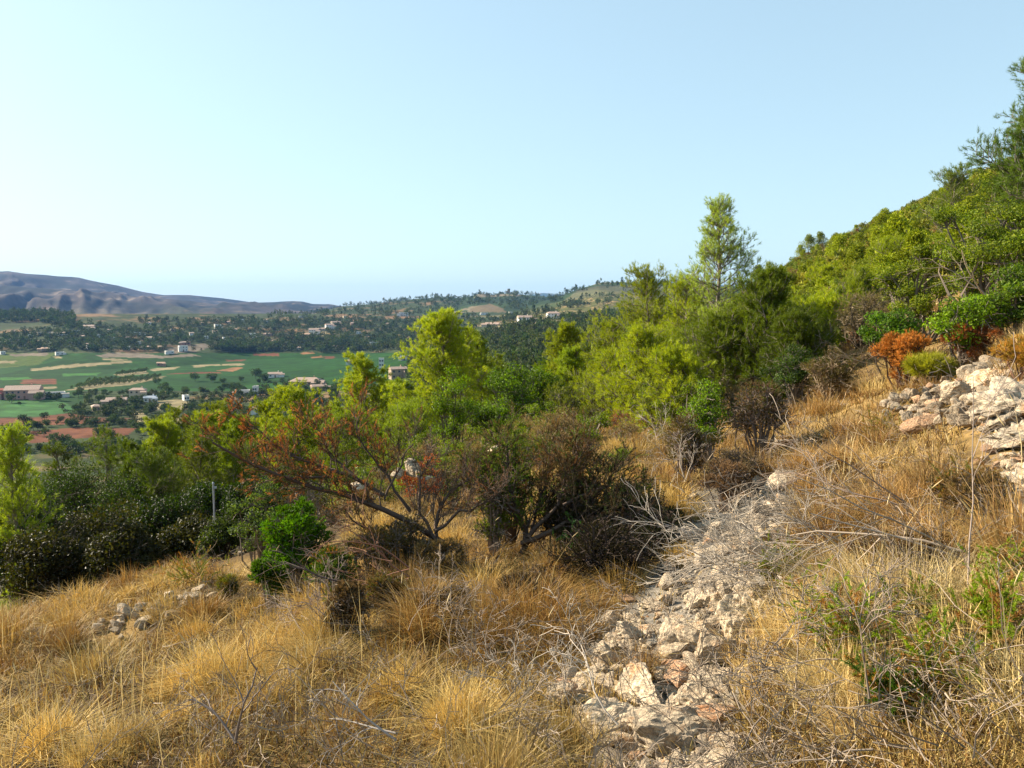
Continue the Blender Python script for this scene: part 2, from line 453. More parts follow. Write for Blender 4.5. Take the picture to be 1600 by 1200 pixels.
# ------------------------------------------------------------------ the ground sheet
RUBBLE = [(925, 1205), (880, 1070), (935, 985), (1005, 930), (1030, 850), (1085, 775), (1165, 748), (1225, 745), (1235, 780), (1205, 860), (1205, 950), (1150, 1060), (1140, 1205), (1140, 2500), (900, 2500)]
FIELDS = [  # colour class, polygon in photo pixels
 ('tan', [(45, 576), (120, 569), (203, 563), (206, 567), (130, 573), (50, 580)]),
 ('tan', [(-50, 565), (24, 564.5), (20, 568), (-50, 569)]),
 ('tan', [(177, 586), (230, 579), (233, 583), (190, 588)]),
 ('tan', [(235, 577), (282, 572.5), (275, 577), (240, 580)]),
 ('tan', [(300, 571.5), (342, 569), (345, 571), (302, 574)]), ('tan', [(345, 569), (381, 568), (379, 570.5), (345, 571)]),
 ('orange', [(338, 579), (372, 573.5), (379, 575), (362, 580.5)]),
 ('tan', [(137, 595), (205, 591), (258, 587.5), (252, 592), (200, 601), (130, 609), (103, 609), (135, 601)]),
 ('red', [(35, 593), (90, 592), (85, 600), (30, 600)]), ('red', [(270, 583), (340, 580), (345, 582.5), (255, 585.5)]),
 ('ltgreen', [(0, 590), (50, 589), (48, 593), (0, 594)]), ('ltgreen', [(100, 583), (160, 583), (150, 587), (100, 588)]),
 ('tan', [(58, 606), (88, 604), (86, 607.5), (60, 608)]),
 ('pink', [(150, 556), (172, 552), (215, 552), (255, 556), (300, 553), (312, 557), (230, 559.5), (160, 559)]),
 ('tan', [(155, 561), (175, 560), (200, 562), (178, 564)]),
 ('pink', [(15, 553), (76, 551), (74, 556), (18, 557)]), ('tan', [(82, 557), (92, 557), (95, 560), (86, 560)]),
 ('red', [(398, 552), (435, 552), (436, 556), (400, 556)]), ('orange', [(469, 551), (487, 549), (489, 552), (471, 554)]),
 ('orange', [(484, 558), (502, 555.5), (504, 559), (486, 560)]), ('red', [(505, 557), (520, 557), (520, 560), (505, 560)]),
 ('red', [(352, 562), (385, 562), (382, 565), (354, 565)]),
 ('red', [(-60, 656), (60, 652), (110, 645), (150, 652), (205, 653), (188, 661), (100, 663), (-60, 667)]),
 ('red', [(40, 674), (120, 668), (212, 669), (200, 681), (130, 684), (50, 692), (28, 682)]),
 ('tan', [(235, 628), (300, 622), (292, 640), (240, 642)]), ('tan', [(205, 646), (222, 640), (238, 664), (214, 660)]),
 ('tan', [(250, 652), (300, 650), (290, 662), (245, 660)]),
 ('vine', [(-60, 622), (100, 628), (118, 644), (60, 650), (-60, 654)]),
 ('tan', [(700, 487), (740, 486), (800, 489), (800, 494), (700, 497)]), ('brown', [(735, 482), (765, 474), (785, 482), (792, 488), (735, 488)]),
 ('tan', [(740, 505), (800, 504), (798, 511), (742, 510)]), ('tan', [(845, 500), (880, 497), (880, 502), (850, 505)]),
 ('orange', [(858, 505), (875, 502), (872, 509), (860, 510)]),
 ('tan', [(468, 520), (500, 518), (515, 524), (480, 528)]), ('tan', [(497, 512), (505, 512), (518, 532), (514, 533)]),
 ('pink', [(260, 545), (320, 536), (335, 541), (300, 551), (262, 553)]),
]
FCOL = {'tan': (0.21, 0.17, 0.09), 'orange': (0.20, 0.10, 0.045), 'red': (0.12, 0.045, 0.022), 'pink': (0.15, 0.12, 0.085),
        'ltgreen': (0.035, 0.11, 0.018), 'vine': (0.035, 0.10, 0.025), 'brown': (0.11, 0.085, 0.05)}

def build_ground():
    a_in = np.linspace(-37, 37, 620); a_l = np.linspace(-180, -37, 90)[:-1]; a_r = np.linspace(37, 180, 90)[1:]
    az = np.radians(np.concatenate([a_l, a_in, a_r]))
    def seg(a, b, n): return np.exp(np.linspace(math.log(a), math.log(b), n, endpoint=False))
    r = np.concatenate([seg(0.25, 1.8, 16), seg(1.8, 24, 270), seg(24, 250, 130), seg(250, 1350, 300), seg(1350, 11000, 230), [11000.]])
    A, Rr = np.meshgrid(az, r)
    x = Rr * np.sin(A); y = Rr * np.cos(A); z = height(x, y)
    px, py = proj(x, y, z)
    front = (y > 0.3)
    col = np.empty(x.shape + (3,))
    n1 = fbm(x / 2.2, y / 2.2, 4, 101); n2 = fbm(x / 0.5, y / 0.5, 3, 102)
    dirt = np.array([0.075, 0.05, 0.028]); straw = np.array([0.24, 0.155, 0.06])
    t = smooth(-0.3, 0.4, n1 + 0.5 * n2)[..., None]
    col[:] = dirt * (1 - t) + straw * t
    rub = (inpoly(px + 40 * fbm(x / .5, y / .5, 3, 73), py + 25 * fbm(x / .5, y / .5, 3, 74), RUBBLE) & front & (Rr < 22))[..., None]
    col = np.where(rub, np.array([0.27, 0.235, 0.19]) * (0.8 + 0.5 * n2[..., None]), col)
    # scrub slope
    n3 = fbm(x / 9, y / 9, 4, 103)[..., None]; m = smooth(18, 45, Rr)[..., None]
    slope = np.where(n3 > 0.22, np.array([0.22, 0.16, 0.07]), np.array([0.085, 0.085, 0.025])) * (1 + 0.5 * fbm(x / 2.5, y / 2.5, 2, 104)[..., None])
    col = col * (1 - m) + slope * m
    # valley floor
    azd = np.degrees(A)
    val = smooth(240, 300, Rr) * (1 - smooth(-2, 3, azd))
    n4 = fbm(x / 60, y / 60, 4, 105); n5 = fbm(x / 14, y / 14, 3, 106)
    n9 = fbm(x / 5, y / 5, 2, 120)
    cell = hash2(np.floor((x + 0.25 * y) / 95), np.floor((y - 0.2 * x) / 130 + 0.4 * n4), 3)
    green = np.array([0.012, 0.046, 0.006])[None, None] * (0.75 + 0.6 * cell[..., None]) * (1 + 0.30 * n5[..., None] + 0.25 * n9[..., None])
    green = np.where((cell > 0.86)[..., None], green * 0.6 + np.array([0.05, 0.05, 0.012]), green)
    olive = np.array([0.035, 0.05, 0.016]) * (1 + 0.5 * n5[..., None])
    dry = np.array([0.19, 0.115, 0.06])
    mixn = smooth(0.10, 0.55, n4 + 0.4 * n5)[..., None]
    scrub = olive * (1 - mixn) + dry * mixn
    infield = ((py > 551.5) & (py < 611 + 0 * px) & (px < 640)) | ((py >= 611) & (py < 640) & (px < 130))
    vcol = np.where((infield & front)[..., None], green, scrub)
    for c, poly in FIELDS:
        k = ragged(px, py, x, y, poly) & front & (Rr > 150)
        vcol = np.where(k[..., None], np.array(FCOL[c]) * (1 + 0.35 * n5[..., None] + 0.3 * n9[..., None]), vcol)
    for c, poly in FIELDS:
        if poly[0][0] > 690:
            k = inpoly(px, py, poly) & front & (Rr > 300)
            val = np.where(k, 1, val)
    v = np.clip(val, 0, 1)[..., None]
    col = col * (1 - v) + vcol * v
    # foothills and mountains
    n6 = fbm(x / 300 + z / 90, z / 55 + y / 900, 5, 107)[..., None]; n7 = fbm(x / 70, z / 14 + y / 200, 4, 108)[..., None]
    sv = spur(x, y, 1000, 1)[..., None]; mt = smooth(0.05, 0.95, sv + 0.5 * n6 + 0.6 * n7)
    mount = np.array([0.010, 0.015, 0.014]) * (1 - mt) + np.array([0.066, 0.053, 0.050]) * mt
    pale = smooth(0.30, 0.5, n7 + 0.4 * n6); mount = mount * (1 - pale) + np.array([0.15, 0.115, 0.085]) * pale
    m = smooth(2300, 2800, Rr)[..., None]; col = col * (1 - m) + mount * m
    hills = (smooth(-7, -3, azd) * smooth(1100, 1400, Rr))[..., None]
    hc = np.array([0.03, 0.05, 0.018]) * (1 + 0.6 * n7); hc = np.where(n7 > 0.33, np.array([0.16, 0.13, 0.08]), hc)
    brownhill = (inpoly(px, py, [(870, 500), (880, 470), (905, 452), (940, 446), (1100, 448), (1200, 500)]))[..., None]
    hc = np.where(brownhill, np.array([0.085, 0.085, 0.045]) * (1 + 0.7 * n7), hc)
    col = col * (1 - hills) + hc * hills
    for c, poly in FIELDS:
        if c == 'brown':
            k = inpoly(px, py, poly) & front & (Rr > 300)
            col = np.where(k[..., None], np.array(FCOL[c]) * (1 + 0.2 * n7), col)
    nr, na = x.shape
    V = np.stack([x, y, z], -1).reshape(-1, 3)
    i = np.arange(nr - 1)[:, None] * na + np.arange(na)[None]
    j = np.arange(nr - 1)[:, None] * na + (np.arange(na)[None] + 1) % na
    Q = np.stack([i, i + na, j + na, j], -1).reshape(-1, 4)
    # close the middle
    c0 = len(V); V = np.concatenate([V, [[0, 0, float(height(0.0, 0.31))]]]); colf = np.concatenate([col.reshape(-1, 3), [dirt]])
    T = np.stack([np.full(na, c0), np.arange(na), (np.arange(na) + 1) % na], -1)
    m_, nt, out = new_mat('earth'); L = nt.links
    at = N(nt, 'ShaderNodeAttribute'); at.attribute_name = 'Col'
    geo = N(nt, 'ShaderNodeNewGeometry')
    n = N(nt, 'ShaderNodeTexNoise'); n.inputs['Scale'].default_value = 7; n.inputs['Detail'].default_value = 8; n.inputs['Roughness'].default_value = 0.7
    nb = N(nt, 'ShaderNodeTexNoise'); nb.inputs['Scale'].default_value = 0.09; nb.inputs['Detail'].default_value = 8; nb.inputs['Roughness'].default_value = 0.7
    L.new(geo.outputs['Position'], n.inputs['Vector']); L.new(geo.outputs['Position'], nb.inputs['Vector'])
    v1 = N(nt, 'ShaderNodeMapRange'); v1.inputs[1].default_value = 0.3; v1.inputs[2].default_value = 0.7; v1.inputs[3].default_value = 0.7; v1.inputs[4].default_value = 1.3
    v2 = N(nt, 'ShaderNodeMapRange'); v2.inputs[1].default_value = 0.3; v2.inputs[2].default_value = 0.7; v2.inputs[3].default_value = 0.75; v2.inputs[4].default_value = 1.25
    L.new(n.outputs[0], v1.inputs[0]); L.new(nb.outputs[0], v2.inputs[0])
    mm = N(nt, 'ShaderNodeMath', operation='MULTIPLY'); L.new(v1.outputs[0], mm.inputs[0]); L.new(v2.outputs[0], mm.inputs[1])
    mu = N(nt, 'ShaderNodeVectorMath', operation='SCALE'); L.new(at.outputs['Color'], mu.inputs[0]); L.new(mm.outputs[0], mu.inputs['Scale'])
    b = N(nt, 'ShaderNodeBsdfPrincipled'); b.inputs['Roughness'].default_value = 1; b.inputs['Specular IOR Level'].default_value = 0.05
    L.new(mu.outputs[0], b.inputs['Base Color'])
    bp = N(nt, 'ShaderNodeBump'); bp.inputs['Strength'].default_value = 0.7; bp.inputs['Distance'].default_value = 0.05
    L.new(n.outputs[0], bp.inputs['Height']); L.new(bp.outputs[0], b.inputs['Normal'])
    L.new(b.outputs[0], out.inputs[0])
    obj('ground', mesh('ground', V, T[:, ::-1], m_, colf, None, True, Q=Q[:, ::-1]), kind='structure',
        label='hillside earth, valley fields and far hills in one sheet')
build_ground()

# ------------------------------------------------------------------ houses
WALLS = {'white': plain_mat('white_render', (0.66, 0.63, 0.58)), 'cream': plain_mat('cream_render', (0.48, 0.39, 0.27)),
         'pink': plain_mat('pink_render', (0.42, 0.24, 0.19)), 'tan': plain_mat('tan_stone', (0.36, 0.26, 0.17), nz=0.25), 'brown': plain_mat('brown_stone', (0.32, 0.2, 0.12), nz=0.25),
         'yellow': plain_mat('yellow_render', (0.5, 0.38, 0.18))}
ROOFS = {'tile': plain_mat('clay_tile', (0.46, 0.28, 0.18), nz=0.3, sc=1.5), 'pale': plain_mat('pale_tile', (0.40, 0.27, 0.20), nz=0.25, sc=1.5),
         'flat': plain_mat('roof_terrace', (0.42, 0.36, 0.31)), 'grey': plain_mat('grey_sheet', (0.35, 0.38, 0.42)), 'red': plain_mat('red_tile', (0.42, 0.12, 0.08), nz=0.25)}
M_glass = plain_mat('dark_window_glass', (0.04, 0.05, 0.06), 0.2, 0.05)
M_shut = plain_mat('wooden_shutter', (0.18, 0.10, 0.05), 0.7)

def box(x0, x1, y0, y1, z0, z1):
    V = np.array([[x, y, z] for z in (z0, z1) for y in (y0, y1) for x in (x0, x1)], float)
    Fq = np.array([[0, 2, 3, 1], [4, 5, 7, 6], [0, 1, 5, 4], [2, 6, 7, 3], [0, 4, 6, 2], [1, 3, 7, 5]])
    return V, np.concatenate([Fq[:, [0, 1, 2]], Fq[:, [0, 2, 3]]])

def gable(x0, x1, y0, y1, z0, zr, ov=0.4, hip=0.0):
    """roof solid with ridge along x"""
    ym = (y0 + y1) / 2
    V = np.array([[x0 - ov, y0 - ov, z0], [x1 + ov, y0 - ov, z0], [x1 + ov, y1 + ov, z0], [x0 - ov, y1 + ov, z0],
                  [x0 - ov + hip, ym, zr], [x1 + ov - hip, ym, zr],
                  [x0 - ov, y0 - ov, z0 - 0.25], [x1 + ov, y0 - ov, z0 - 0.25], [x1 + ov, y1 + ov, z0 - 0.25], [x0 - ov, y1 + ov, z0 - 0.25]], float)
    T = np.array([[0, 1, 5], [0, 5, 4], [2, 3, 4], [2, 4, 5], [0, 4, 3], [1, 2, 5], [6, 8, 7], [6, 9, 8],
                  [6, 7, 1], [6, 1, 0], [7, 8, 2], [7, 2, 1], [8, 9, 3], [8, 3, 2], [9, 6, 0], [9, 0, 3]])
    return V, T

def house(px, py, wpx, wall, roof, label, floors=1, rot=None, wing=True, group=None, name='house', depth=None, minr=120):
    x, y, z = hit(px, py, minr)
    Wd = 0.86 * wpx / F * y
    rg = np.random.default_rng(int(px * 7 + py * 13))
    D = depth or min(max(Wd * 0.6, 5), 12)
    fh = 3.1; Hh = fh * floors
    tiny = wpx < 15
    # small houses far off are seen bigger than life in a telephoto smear: keep real storey heights
    az = math.atan2(x, y)
    r = thing(name, (x, y, z - 0.3), label, 'house', group, -az + (rot if rot is not None else rg.uniform(-0.35, 0.35)))
    w = Acc(); rf = Acc()
    b0 = (-Wd / 2, Wd / 2, 0, D)
    V, T = box(*b0, 0, Hh + 0.3); w.add(V, T, 0.7)
    if roof == 'flat':
        V, T = box(-Wd / 2 + .25, Wd / 2 - .25, 0.25, D - .25, Hh + 0.303, Hh + 0.36); rf.add(V, T, .7)
        for q in ((-Wd / 2, Wd / 2, 0.0, 0.25), (-Wd / 2, Wd / 2, D - .25, D), (-Wd / 2, -Wd / 2 + .25, .25, D - .25), (Wd / 2 - .25, Wd / 2, .25, D - .25)):
            V, T = box(*q, Hh + 0.3, Hh + 0.8); w.add(V, T, .7)
    else:
        V, T = gable(*b0, Hh + 0.303, Hh + 0.3 + D * 0.22, hip=(D * 0.4 if rg.random() < .4 else 0)); rf.add(V, T, .7)
    if wing and wpx > 9:
        s = 1 if rg.random() < .5 else -1
        ww = Wd * rg.uniform(0.3, 0.45); dd = D * 0.55; hh = max(2.8, Hh * rg.uniform(0.6, 0.9))
        x0 = s * Wd / 2 - (ww if s > 0 else 0) ; x0 += s * ww * 0.45
        V, T = box(x0, x0 + ww, -dd, -0.003, 0, hh); w.add(V, T, 0.7)
        if roof == 'flat':
            V, T = box(x0 - .2, x0 + ww + .2, -dd - .2, -0.006, hh + .003, hh + 0.25); rf.add(V, T, .7)
        else:
            V, T = gable(x0, x0 + ww, -dd, -0.45, hh + 0.3, hh + 0.3 + dd * 0.25); rf.add(V, T, .7)
    obj('wall', w.mesh('wall', WALLS[wall]), r); ro = obj('roof', rf.mesh('roof', ROOFS[roof]), r)
    if roof != 'flat' and not tiny:
        V, T = box(Wd * .2, Wd * .2 + .8, D * .6, D * .6 + .8, Hh + .2, Hh + 0.3 + D * 0.22 + 0.9)
        c = Acc(); c.add(V, T, .7); obj('chimney', c.mesh('chimney', WALLS[wall]), ro)
    nw = 2 if tiny else max(3, min(7, int(Wd / 3.2)))
    for f in range(floors):
        for i in range(nw):
            xc = -Wd / 2 + Wd * (i + 0.5) / nw
            if f == 0 and i == nw // 2 and not tiny:
                a = Acc(); V, T = box(xc - .55, xc + .55, -0.06, 0.05, 0.31, 2.5); a.add(V, T, .5); obj('door', a.mesh('door', M_shut), r); continue
            a = Acc(); V, T = box(xc - .6, xc + .6, -0.05, 0.05, f * fh + 1.3, f * fh + 2.5); a.add(V, T, .5)
            obj('window', a.mesh('window', M_glass), r)
    if not tiny:
        a = Acc(); V, T = box(-Wd / 2 - 0.05, -Wd / 2 + 0.05, D * .4, D * .4 + 1.2, 1.3, 2.5); a.add(V, T, .5); obj('window', a.mesh('window', M_glass), r)
    return r

H = [ # px, base py, width px, wall, roof, floors, label
 (34, 624, 56, 'pink', 'pale', 2, 'long two storey pink house with a pale roof at the left edge of the valley'),
 (5, 624, 14, 'pink', 'red', 2, 'dark red house at the very edge, left of the long pink house'),
 (88, 621, 30, 'white', 'flat', 1, 'low white outbuilding just right of the long pink house'),
 (214, 624, 27, 'cream', 'pale', 2, 'cream gabled farmhouse among dark trees beyond the red field'),
 (181, 633, 34, 'tan', 'pale', 1, 'low tan roofed barn left of the cream farmhouse'),
 (234, 629, 20, 'white', 'grey', 1, 'shed with blue grey roof right of the cream farmhouse'),
 (152, 643, 14, 'tan', 'pale', 1, 'pale shed below the tan barn at the red field'),
 (292, 626, 9, 'white', 'flat', 1, 'single small white hut on the tan plot'),
 (379, 618, 26, 'white', 'flat', 1, 'long low white building behind the pines, left of the rust coloured shrub'),
 (398, 619, 8, 'white', 'flat', 2, 'white tower block at the end of the long low white building'),
 (476, 603, 58, 'tan', 'pale', 1, 'large villa with a broad pale tiled roof above the valley pines'),
 (500, 611, 26, 'tan', 'pale', 1, 'small tiled annexe in front of the large villa'),
 (430, 590, 24, 'white', 'pale', 1, 'white cottage behind the dark round tree at the field edge'),
 (407, 646, 24, 'white', 'pale', 1, 'white walled house with pale roof just above the rust shrub'),
 (550, 569, 16, 'white', 'pale', 1, 'white house with pale roof at the right end of the vineyard'),
 (596, 580, 9, 'white', 'flat', 3, 'narrow white facade between two pines'),
 (632, 563, 16, 'white', 'flat', 1, 'flat roofed white house left of the tall bushy pine'),
 (624, 592, 30, 'tan', 'pale', 2, 'sandy stone house half hidden behind the tall bushy pine'),
 (823, 557, 28, 'cream', 'pale', 1, 'cream house among the woods between the two pine groups'),
 (849, 550, 14, 'white', 'grey', 1, 'glazed pale outbuilding right of the cream house in the woods'),
 (586, 543, 20, 'white', 'flat', 2, 'lone white house in the woods beyond the vineyard'),
 (478, 526, 16, 'tan', 'tile', 1, 'lowest reddish villa of the hillside terrace'),
 (490, 522, 17, 'white', 'pale', 2, 'second white villa of the hillside terrace'),
 (503, 517, 14, 'cream', 'pale', 1, 'third cream villa of the hillside terrace'),
 (516, 514, 15, 'white', 'pale', 2, 'fourth white villa of the hillside terrace'),
 (526, 510, 16, 'cream', 'pale', 2, 'uppermost cream villa of the hillside terrace'),
 (555, 508, 13, 'pink', 'pale', 1, 'pinkish house right of the villa terrace'),
 (609, 509, 14, 'pink', 'pale', 1, 'pinkish house in the wood left of the tall bushy pine'),
 (630, 494, 15, 'white', 'flat', 2, 'white villa standing alone high in the wood'),
 (525, 545, 13, 'yellow', 'pale', 1, 'yellow cottage below the villa terrace'),
 (768, 511, 25, 'cream', 'pale', 1, 'long cream house on the cleared strip in the wood'),
 (822, 505, 26, 'white', 'pale', 2, 'large white villa left of another on the wooded slope'),
 (866, 498, 24, 'white', 'pale', 2, 'large white villa above a patch of orange earth'),
 (920, 497, 12, 'white', 'pale', 1, 'small white house near the right end of the wooded slope'),
 (948, 495, 12, 'cream', 'pale', 1, 'cream house partly hidden beside the yellow green pines'),
 (757, 492, 12, 'white', 'flat', 1, 'white block on the bare terraces below the hilltop tower'),
 (799, 491, 8, 'white', 'flat', 1, 'tiny white block at the right end of the bare terraces'),
 (716, 491, 14, 'tan', 'pale', 1, 'tan house at the left end of the bare terraces'),
 (251, 572, 13, 'brown', 'tile', 1, 'brown barn alone in the middle of the green fields'),
 (266, 553, 14, 'white', 'flat', 1, 'white row of sheds at the far edge of the green fields'),
 (287, 549, 15, 'white', 'flat', 2, 'bright white farm at the far edge of the green fields'),
 (252, 546, 9, 'brown', 'tile', 1, 'brown cubic house beyond the green fields'),
 (290, 539, 17, 'pink', 'pale', 1, 'long pinkish farmhouse above the bright white farm'),
 (395, 528, 10, 'white', 'flat', 2, 'white house with a blue look left in the middle valley'),
 (406, 530, 11, 'white', 'flat', 1, 'low white house beside its taller white neighbour'),
 (419, 525, 12, 'pink', 'pale', 1, 'pinkish house right of the two white ones in the middle valley'),
 (376, 536, 14, 'yellow', 'pale', 1, 'yellowish house at the edge of the middle valley wood'),
 (472, 497, 13, 'white', 'flat', 1, 'white house on the saddle under the far hills'),
 (138, 517, 18, 'cream', 'pale', 2, 'cream mansion on the rise under the dark mountain'),
 (99, 524, 14, 'white', 'pale', 1, 'white house left of the cream mansion'),
 (118, 520, 14, 'white', 'flat', 1, 'low white house between the cream mansion and its left neighbour'),
 (72, 523, 26, 'cream', 'flat', 1, 'very long low cream building under the dark mountain'),
 (214, 523, 22, 'white', 'flat', 1, 'long white house below the bare mountain spur'),
 (234, 531, 12, 'white', 'pale', 1, 'bright white cottage below the long white house'),
 (228, 546, 12, 'cream', 'pale', 1, 'cream cottage at the back edge of the vineyards'),
 (198, 546, 12, 'white', 'flat', 1, 'white bungalow at the back edge of the vineyards'),
 (140, 546, 6, 'white', 'pale', 2, 'narrow white house at the back edge of the vineyards'),
 (94, 555, 14, 'white', 'flat', 1, 'white depot at the back left of the vineyards'),
 (72, 549, 18, 'tan', 'tile', 1, 'tan farm with tiled roof at the back left of the vineyards'),
 (35, 541, 10, 'white', 'flat', 1, 'white bungalow far left behind the vineyards'),
 (341, 514, 11, 'white', 'flat', 2, 'white house under the small dark knoll'),
]
FARH = [(356, 506), (378, 502), (415, 503), (407, 512), (232, 507), (5, 554), (12, 536), (450, 546), (467, 547), (440, 540), (368, 518), (181, 531), (317, 508), (165, 545), (172, 519), (540, 497), (690, 503), (900, 500), (22, 521), (48, 527), (60, 538), (112, 535), (128, 529), (155, 527), (200, 531), (215, 538), (248, 524), (270, 518), (300, 524), (322, 529), (336, 521), (352, 531), (432, 517), (448, 525), (430, 536), (560, 522), (575, 530), (590, 517), (650, 505), (840, 509), (885, 505), (780, 500)]
for px, py, w, wl_, rf_, fl, lab in H:
    house(px, py, w, wl_, rf_, lab, fl, group='houses of the valley')
for i, (px, py) in enumerate(FARH):
    house(px, py, 7.5, 'white' if i % 3 else 'cream', 'flat' if i % 2 else 'pale', 'tiny pale house far off, one of the specks scattered over the valley', 1, wing=False, group='far specks of houses')

def tower():
    x, y = P(794, 458, 2090)[:2]; z = float(height(x, y))
    t = thing('ruined_tower', (x, y, z - 1), 'small reddish tower on the wooded hilltop against the sky', 'tower')
    a = Acc(); V, T = box(-5, 5, -4, 4, 0, 9); a.add(V, T, .6); V, T = box(-2, 5, -4.01, 4.01, 9.003, 14); a.add(V, T, .6)
    V, T = box(5.003, 13, -3, 3, 0, 6); a.add(V, T, .6)
    obj('wall', a.mesh('wall', WALLS['pink']), t)
    a = Acc()
    for k in range(4): V, T = box(-2 + k * 1.9, -1 + k * 1.9, -4, 4, 14.003, 15); a.add(V, T, .6)
    obj('parapet', a.mesh('parapet', WALLS['pink']), t)
tower()

# ------------------------------------------------------------------ plant builders
def col_mix(rng, a, b, n):
    t = rng.random((n, 1)); return np.array(a) * (1 - t) + np.array(b) * t

def pine_parts(seed, H, W, n_br=46, n_sub=6, n_tuft=5, nneedle=20, nl=0.08, nw=0.0065, lo=0.08, lean=(0, 0), ca=(0.16, 0.20, 0.012), cb=(0.09, 0.14, 0.012), openf=1.0, shape=0.55, up=0.45, asym=0.0):
    rng = np.random.default_rng(seed)
    n_br = int(n_br * 1.35)
    K = 9; t = np.linspace(0, 1, K)
    tr = np.stack([lean[0] * t ** 1.3 * H + 0.03 * H * np.sin(t * 5 + seed) * t, lean[1] * t * H + 0.02 * H * np.cos(t * 4 + seed) * t, -0.4 + (H * 0.95 + 0.4) * t], 1)
    wood = [(tr, H * 0.016 * (1 - 0.85 * t) + 0.006, 0)]
    tp = []; td = []
    for i in range(n_br):
        s = lo + (0.985 - lo) * ((i + rng.random()) / n_br) ** 0.85
        b = np.array([np.interp(s, t, tr[:, k]) for k in range(3)])
        q = (s - lo) / (1 - lo)
        env = (0.6 + 0.4 * min(1, q / 0.25)) * (1 - q) ** shape + 0.05
        a = i * 2.399 + rng.uniform(-.6, .6)
        L = W * 0.5 * env * (0.55 + 0.75 * rng.random() ** 1.5) * (1 + asym * math.cos(a))
        L = max(L, 0.2)
        el = rng.uniform(-0.1, 0.5) + 0.5 * q
        d = np.array([math.cos(a) * math.cos(el), math.sin(a) * math.cos(el), math.sin(el)])
        pts = [b]
        for k in range(5):
            d = unit(d + rng.normal(size=3) * 0.16 + np.array([0, 0, up * 0.2])); pts.append(pts[-1] + d * L / 5)
        pts = np.array(pts); wood.append((pts, (0.005 + L * 0.010) * np.linspace(1, 0.3, 6), 1))
        ns = int(n_sub * (0.8 + 1.3 * L))
        for j in range(ns):
            u = rng.uniform(0.15, 1.0) if j else 1.0
            f = u * 5; k = min(int(f), 4); f -= k
            bp = pts[k] * (1 - f) + pts[k + 1] * f
            ax = unit(pts[k + 1] - pts[k]); sd = unit(np.cross(ax, rng.normal(size=3)))
            nd = unit(ax * 0.55 + sd * 0.8 + np.array([0, 0, up * 0.45]))
            l2 = (0.14 + L * rng.uniform(0.16, 0.30)) * (1.2 - 0.6 * u)
            sb = np.array([bp, bp + nd * l2 * 0.5, bp + unit(nd + np.array([0, 0, up * 0.4])) * l2])
            wood.append((sb, np.array([0.005, 0.004, 0.003]), 2))
            m = n_tuft
            vv = (np.arange(m) + rng.random(m)) / m
            tp.append(bp + nd * (0.15 + 0.9 * vv[:, None]) * l2 + rng.normal(size=(m, 3)) * 0.035); td.append(np.repeat(unit(nd * .8 + np.array([0, 0, 0.45]))[None], m, 0))
    tp = np.concatenate(tp); td = np.concatenate(td)
    keep = rng.random(len(tp)) < openf
    tp = tp[keep]; td = td[keep]
    wd = Acc(); tube_list(wd, wood, (0.2, 0.15, 0.1), 5, rng=rng)
    cr = Acc(); cr.add(*tufts(rng, tp, td, nneedle, 0.08, nl, nw, 0.95, col_mix(rng, ca, cb, len(tp))))
    return wd, cr

def pine(px, Y, toppy, Wpx, label, seed, group=None, name='pine_tree', dz=0.0, **kw):
    x, y, z = onground(px, Y)
    top = P(px, toppy, Y)[2]
    H = max(1.0, top - z); W = 1.4 * Wpx / F * Y
    wd, cr = pine_parts(seed, H, W, **kw)
    t = thing(name, (x, y, z), label, 'tree', group)
    obj('trunk', wd.mesh('trunk', M_bark, True), t); obj('crown', cr.mesh('crown', M_pine), t)
    return t

